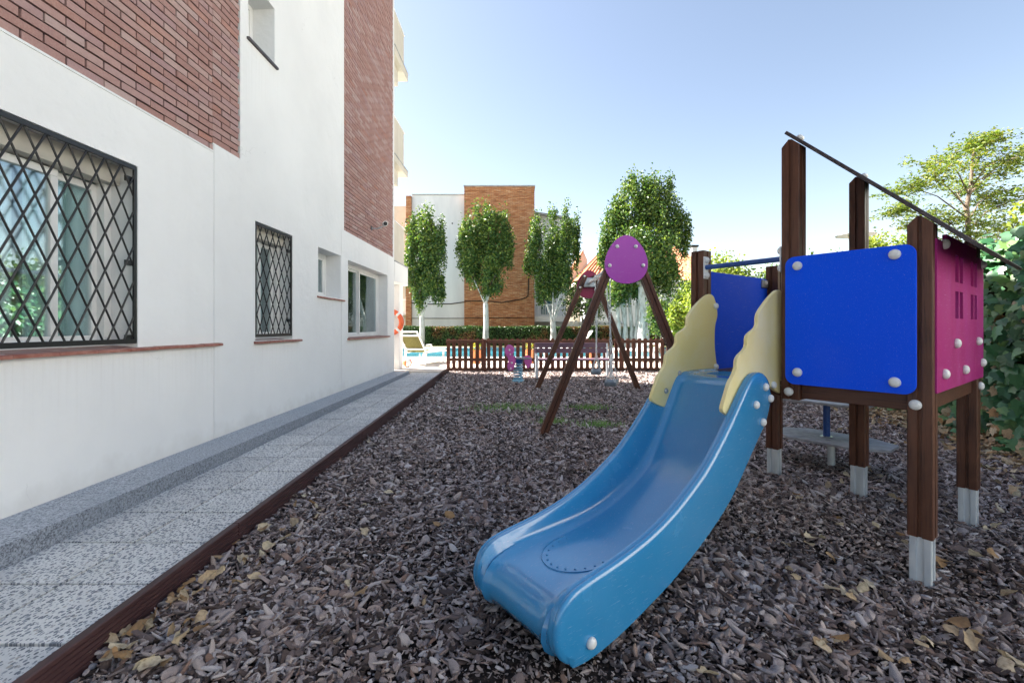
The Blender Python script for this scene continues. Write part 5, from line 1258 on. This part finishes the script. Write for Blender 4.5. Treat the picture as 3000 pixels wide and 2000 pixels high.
for i, (u, v, s_) in enumerate(fallen):
    p = on_bark(u, v); o = bpy.data.objects.new('fallen_leaf', DLM[i % 10]); C.objects.link(o)
    sc = .062 * s_ * random.uniform(.9, 1.2)
    o.location = p + Vector((0, 0, .022 + .006 * s_)); o.rotation_euler = (random.gauss(0, .4), random.gauss(0, .4), random.uniform(0, 6.28)); o.scale = (sc * 1.15, sc * 1.15, sc * 1.15)
    if u < 640: lab, g = 'curled tan dry leaf caught along the foot of the brown edging', 'dry leaves along the edging'
    elif u < 1400: lab, g = 'dry tan leaf lying on the open bark left of the slide', 'dry leaves left of the slide'
    elif v < 1480: lab, g = 'brown dry leaf on the bark beneath or behind the play tower', 'dry leaves around the tower posts'
    else: lab, g = 'dry leaf on the bark in the right foreground, in front of the tower', 'dry leaves in the right foreground'
    if (u, v) == (2799, 1840): lab, g = 'largest folded tan leaf on the bark at bottom right', None
    if g and s_ >= 1.2 and u < 640: lab = 'larger pale dry leaf ' + {317: 'standing against the edging at bottom left', 356: 'rolled up beside the edging at bottom left', 555: 'just off the edging, second group from the bottom', 608: 'leaning on the edging halfway up the picture'}.get(u, 'by the edging')
    if u == 2075: lab, g = 'single dry leaf at the bottom edge, right of the slide foot', None
    if u == 1205: lab, g = 'farthest small dry leaf on the bark, left of the front swing leg', None
    if u == 1317: lab, g = 'upright pale dry leaf midway between the path and the slide', None
    if u == 1246: lab, g = 'dry leaf on the bark closest to the left side of the slide end', None
    tag(o, lab, 'leaf', g)

# tufts of grass in the bark
for lab, u, v, wd in (('widest thin green grass tuft on the bark left of the swing leg', 1500, 1197, .34), ('small green grass tuft on the bark between swing and slide, farther one', 1725, 1197, .15), ('small green grass tuft on the bark nearest the slide', 1752, 1248, .16), ('tiny green grass tuft at the foot of the front swing leg', 1618, 1238, .12)):
    p = on_bark(u, v); n_ = int(1500 * wd); a = rng.normal(size=(n_, 2)) * np.array([wd, wd * .45]); b = np.c_[p.x + a[:, 0], p.y + a[:, 1], np.full(n_, p.z)]
    dr = np.c_[rng.normal(size=(n_, 2)) * .45, np.ones(n_)]; h = rng.uniform(.045, .10, n_)[:, None]; sd2 = rng.normal(size=(n_, 3)); sd2[:, 2] = 0; sd2 /= np.linalg.norm(sd2, axis=1, keepdims=True)
    V_ = np.stack([b - sd2 * .004, b + sd2 * .004, b + dr * h], 1).reshape(-1, 3)
    o = link('grass_tuft', grid_mesh('grass_tuft', V_ - np.array(p), np.arange(n_ * 3).reshape(-1, 3), M['grass'])); o.location = p; tag(o, lab, 'grass', 'grass tufts in the bark')

# ------------------------------------------------------------------ bark chips
chips = bpy.data.collections.new('chip_shapes')
def ico():
    import bmesh
    bm = bmesh.new(); bmesh.ops.create_icosphere(bm, subdivisions=2, radius=1); v = np.array([tuple(p.co) for p in bm.verts]); f = np.array([[q.index for q in p.verts] for p in bm.faces]); bm.free(); return v, f
IVV, IFF = ico()
for k in range(14):
    a = rng.normal(size=(5, 3)) * 1.6; ph = rng.uniform(0, 6, 5); v = IVV.copy()
    d = sum(np.sin(v @ a[j] + ph[j]) for j in range(5)) * .085; v = v * (1 + d[:, None])
    for pl in range(6):                                     # flat split faces
        nn = rng.normal(size=3); nn /= np.linalg.norm(nn); h = v @ nn; cut = rng.uniform(.55, .8); v -= np.outer(np.clip(h - cut, 0, None), nn)
    L, W_, T = rng.uniform(.9, 1.5), rng.uniform(.5, .85), rng.uniform(.2, .42)
    if k % 5 == 0: L, W_, T = 1.9, .35, .25
    v = v * np.array([L, W_, T]); v[:, 2] += .10 * v[:, 0] ** 2 * rng.uniform(-1, 1)
    o = bpy.data.objects.new('chip_shape', grid_mesh('chip_shape', v, IFF, M['chip'], True)); o.data.set_sharp_from_angle(angle=R(38)); chips.objects.link(o)
pts, rots, scl = [], [], []
for (ya, yb2, dens, sz) in ((.5, 2.2, 6200, .0108), (2.2, 3.6, 5200, .0112), (3.6, 5.6, 3600, .0122), (5.6, 8.2, 2300, .0142), (8.2, 11.9, 1600, .016)):
    x0, x1 = -1.75, min(6.0, 1.18 * yb2 + 1.7); n_ = int(dens * (yb2 - ya) * (x1 - x0))
    y = rng.uniform(ya, yb2, n_); x = rng.uniform(x0, x1, n_)
    keep = (x > np.interp(y, [-2, 1.5, 5.05, 11.6], [-1.66, -1.68, -1.75, -1.86]) + .045) & (x < ivx(y) + .2) & (x < y * 1.18 + 1.6)
    bare = np.exp(-(((x - .1) / .42) ** 2 + ((y - 1.62) / .34) ** 2)) * .8        # worn hollow at the slide's foot
    pn_ = .5 + .25 * np.sin(x * 3.1 + 1.7 * np.sin(y * 2.3)) + .25 * np.sin(y * 3.7 - 1.3 * np.sin(x * 1.9))   # patches of fines
    keep &= rng.uniform(0, 1, len(x)) > bare * .1
    x, y, bare, pn_ = x[keep], y[keep], bare[keep], pn_[keep]; n_ = len(x)
    z = np.interp(y, _by, _bz) - .008 + np.interp(np.sin(x * 2.3 + y * 1.1) + np.sin(y * 2.9 - x), [-2, 2], [-.008, .008]) + rng.uniform(-.010, .020, n_) - bare * .015
    pts.append(np.c_[x, y, z]); rots.append(np.c_[rng.normal(size=(n_, 2)) * .42, rng.uniform(0, 6.283, n_)]); s_ = sz * np.exp(rng.normal(size=n_) * .52) * (.72 + .5 * pn_) * (1 - .4 * bare); s_ = np.clip(s_, .0035, .040); scl.append(s_)
pts, rots, scl = np.concatenate(pts), np.concatenate(rots), np.concatenate(scl)
me = bpy.data.meshes.new('bark_mulch'); me.vertices.add(len(pts)); me.vertices.foreach_set('co', pts.astype(np.float32).ravel())
me.attributes.new('rot', 'FLOAT_VECTOR', 'POINT').data.foreach_set('vector', rots.astype(np.float32).ravel())
me.attributes.new('scl', 'FLOAT', 'POINT').data.foreach_set('value', scl.astype(np.float32))
me.attributes.new('pick', 'INT', 'POINT').data.foreach_set('value', rng.integers(0, 14, len(pts)).astype(np.int32))
me.materials.append(M['chip'])
bk = link('bark_mulch', me); tag(bk, 'grey-brown bark chips covering the playground', 'bark', kind='stuff')
g = bpy.data.node_groups.new('scatter_chips', 'GeometryNodeTree'); g.interface.new_socket('Geometry', in_out='INPUT', socket_type='NodeSocketGeometry'); g.interface.new_socket('Geometry', in_out='OUTPUT', socket_type='NodeSocketGeometry')
gn = g.nodes; gi = gn.new('NodeGroupInput'); go = gn.new('NodeGroupOutput'); iop = gn.new('GeometryNodeInstanceOnPoints'); ci = gn.new('GeometryNodeCollectionInfo')
ci.inputs['Collection'].default_value = chips; ci.inputs['Separate Children'].default_value = True; ci.inputs['Reset Children'].default_value = True
def attr(nm, ty):
    a = gn.new('GeometryNodeInputNamedAttribute'); a.data_type = ty; a.inputs['Name'].default_value = nm; return a.outputs[0]
e2r = gn.new('FunctionNodeEulerToRotation'); g.links.new(attr('rot', 'FLOAT_VECTOR'), e2r.inputs[0])
g.links.new(gi.outputs[0], iop.inputs['Points']); g.links.new(ci.outputs[0], iop.inputs['Instance']); iop.inputs['Pick Instance'].default_value = True
g.links.new(attr('pick', 'INT'), iop.inputs['Instance Index']); g.links.new(e2r.outputs[0], iop.inputs['Rotation']); g.links.new(attr('scl', 'FLOAT'), iop.inputs['Scale']); g.links.new(iop.outputs[0], go.inputs[0])
md = bk.modifiers.new('scatter', 'NODES'); md.node_group = g
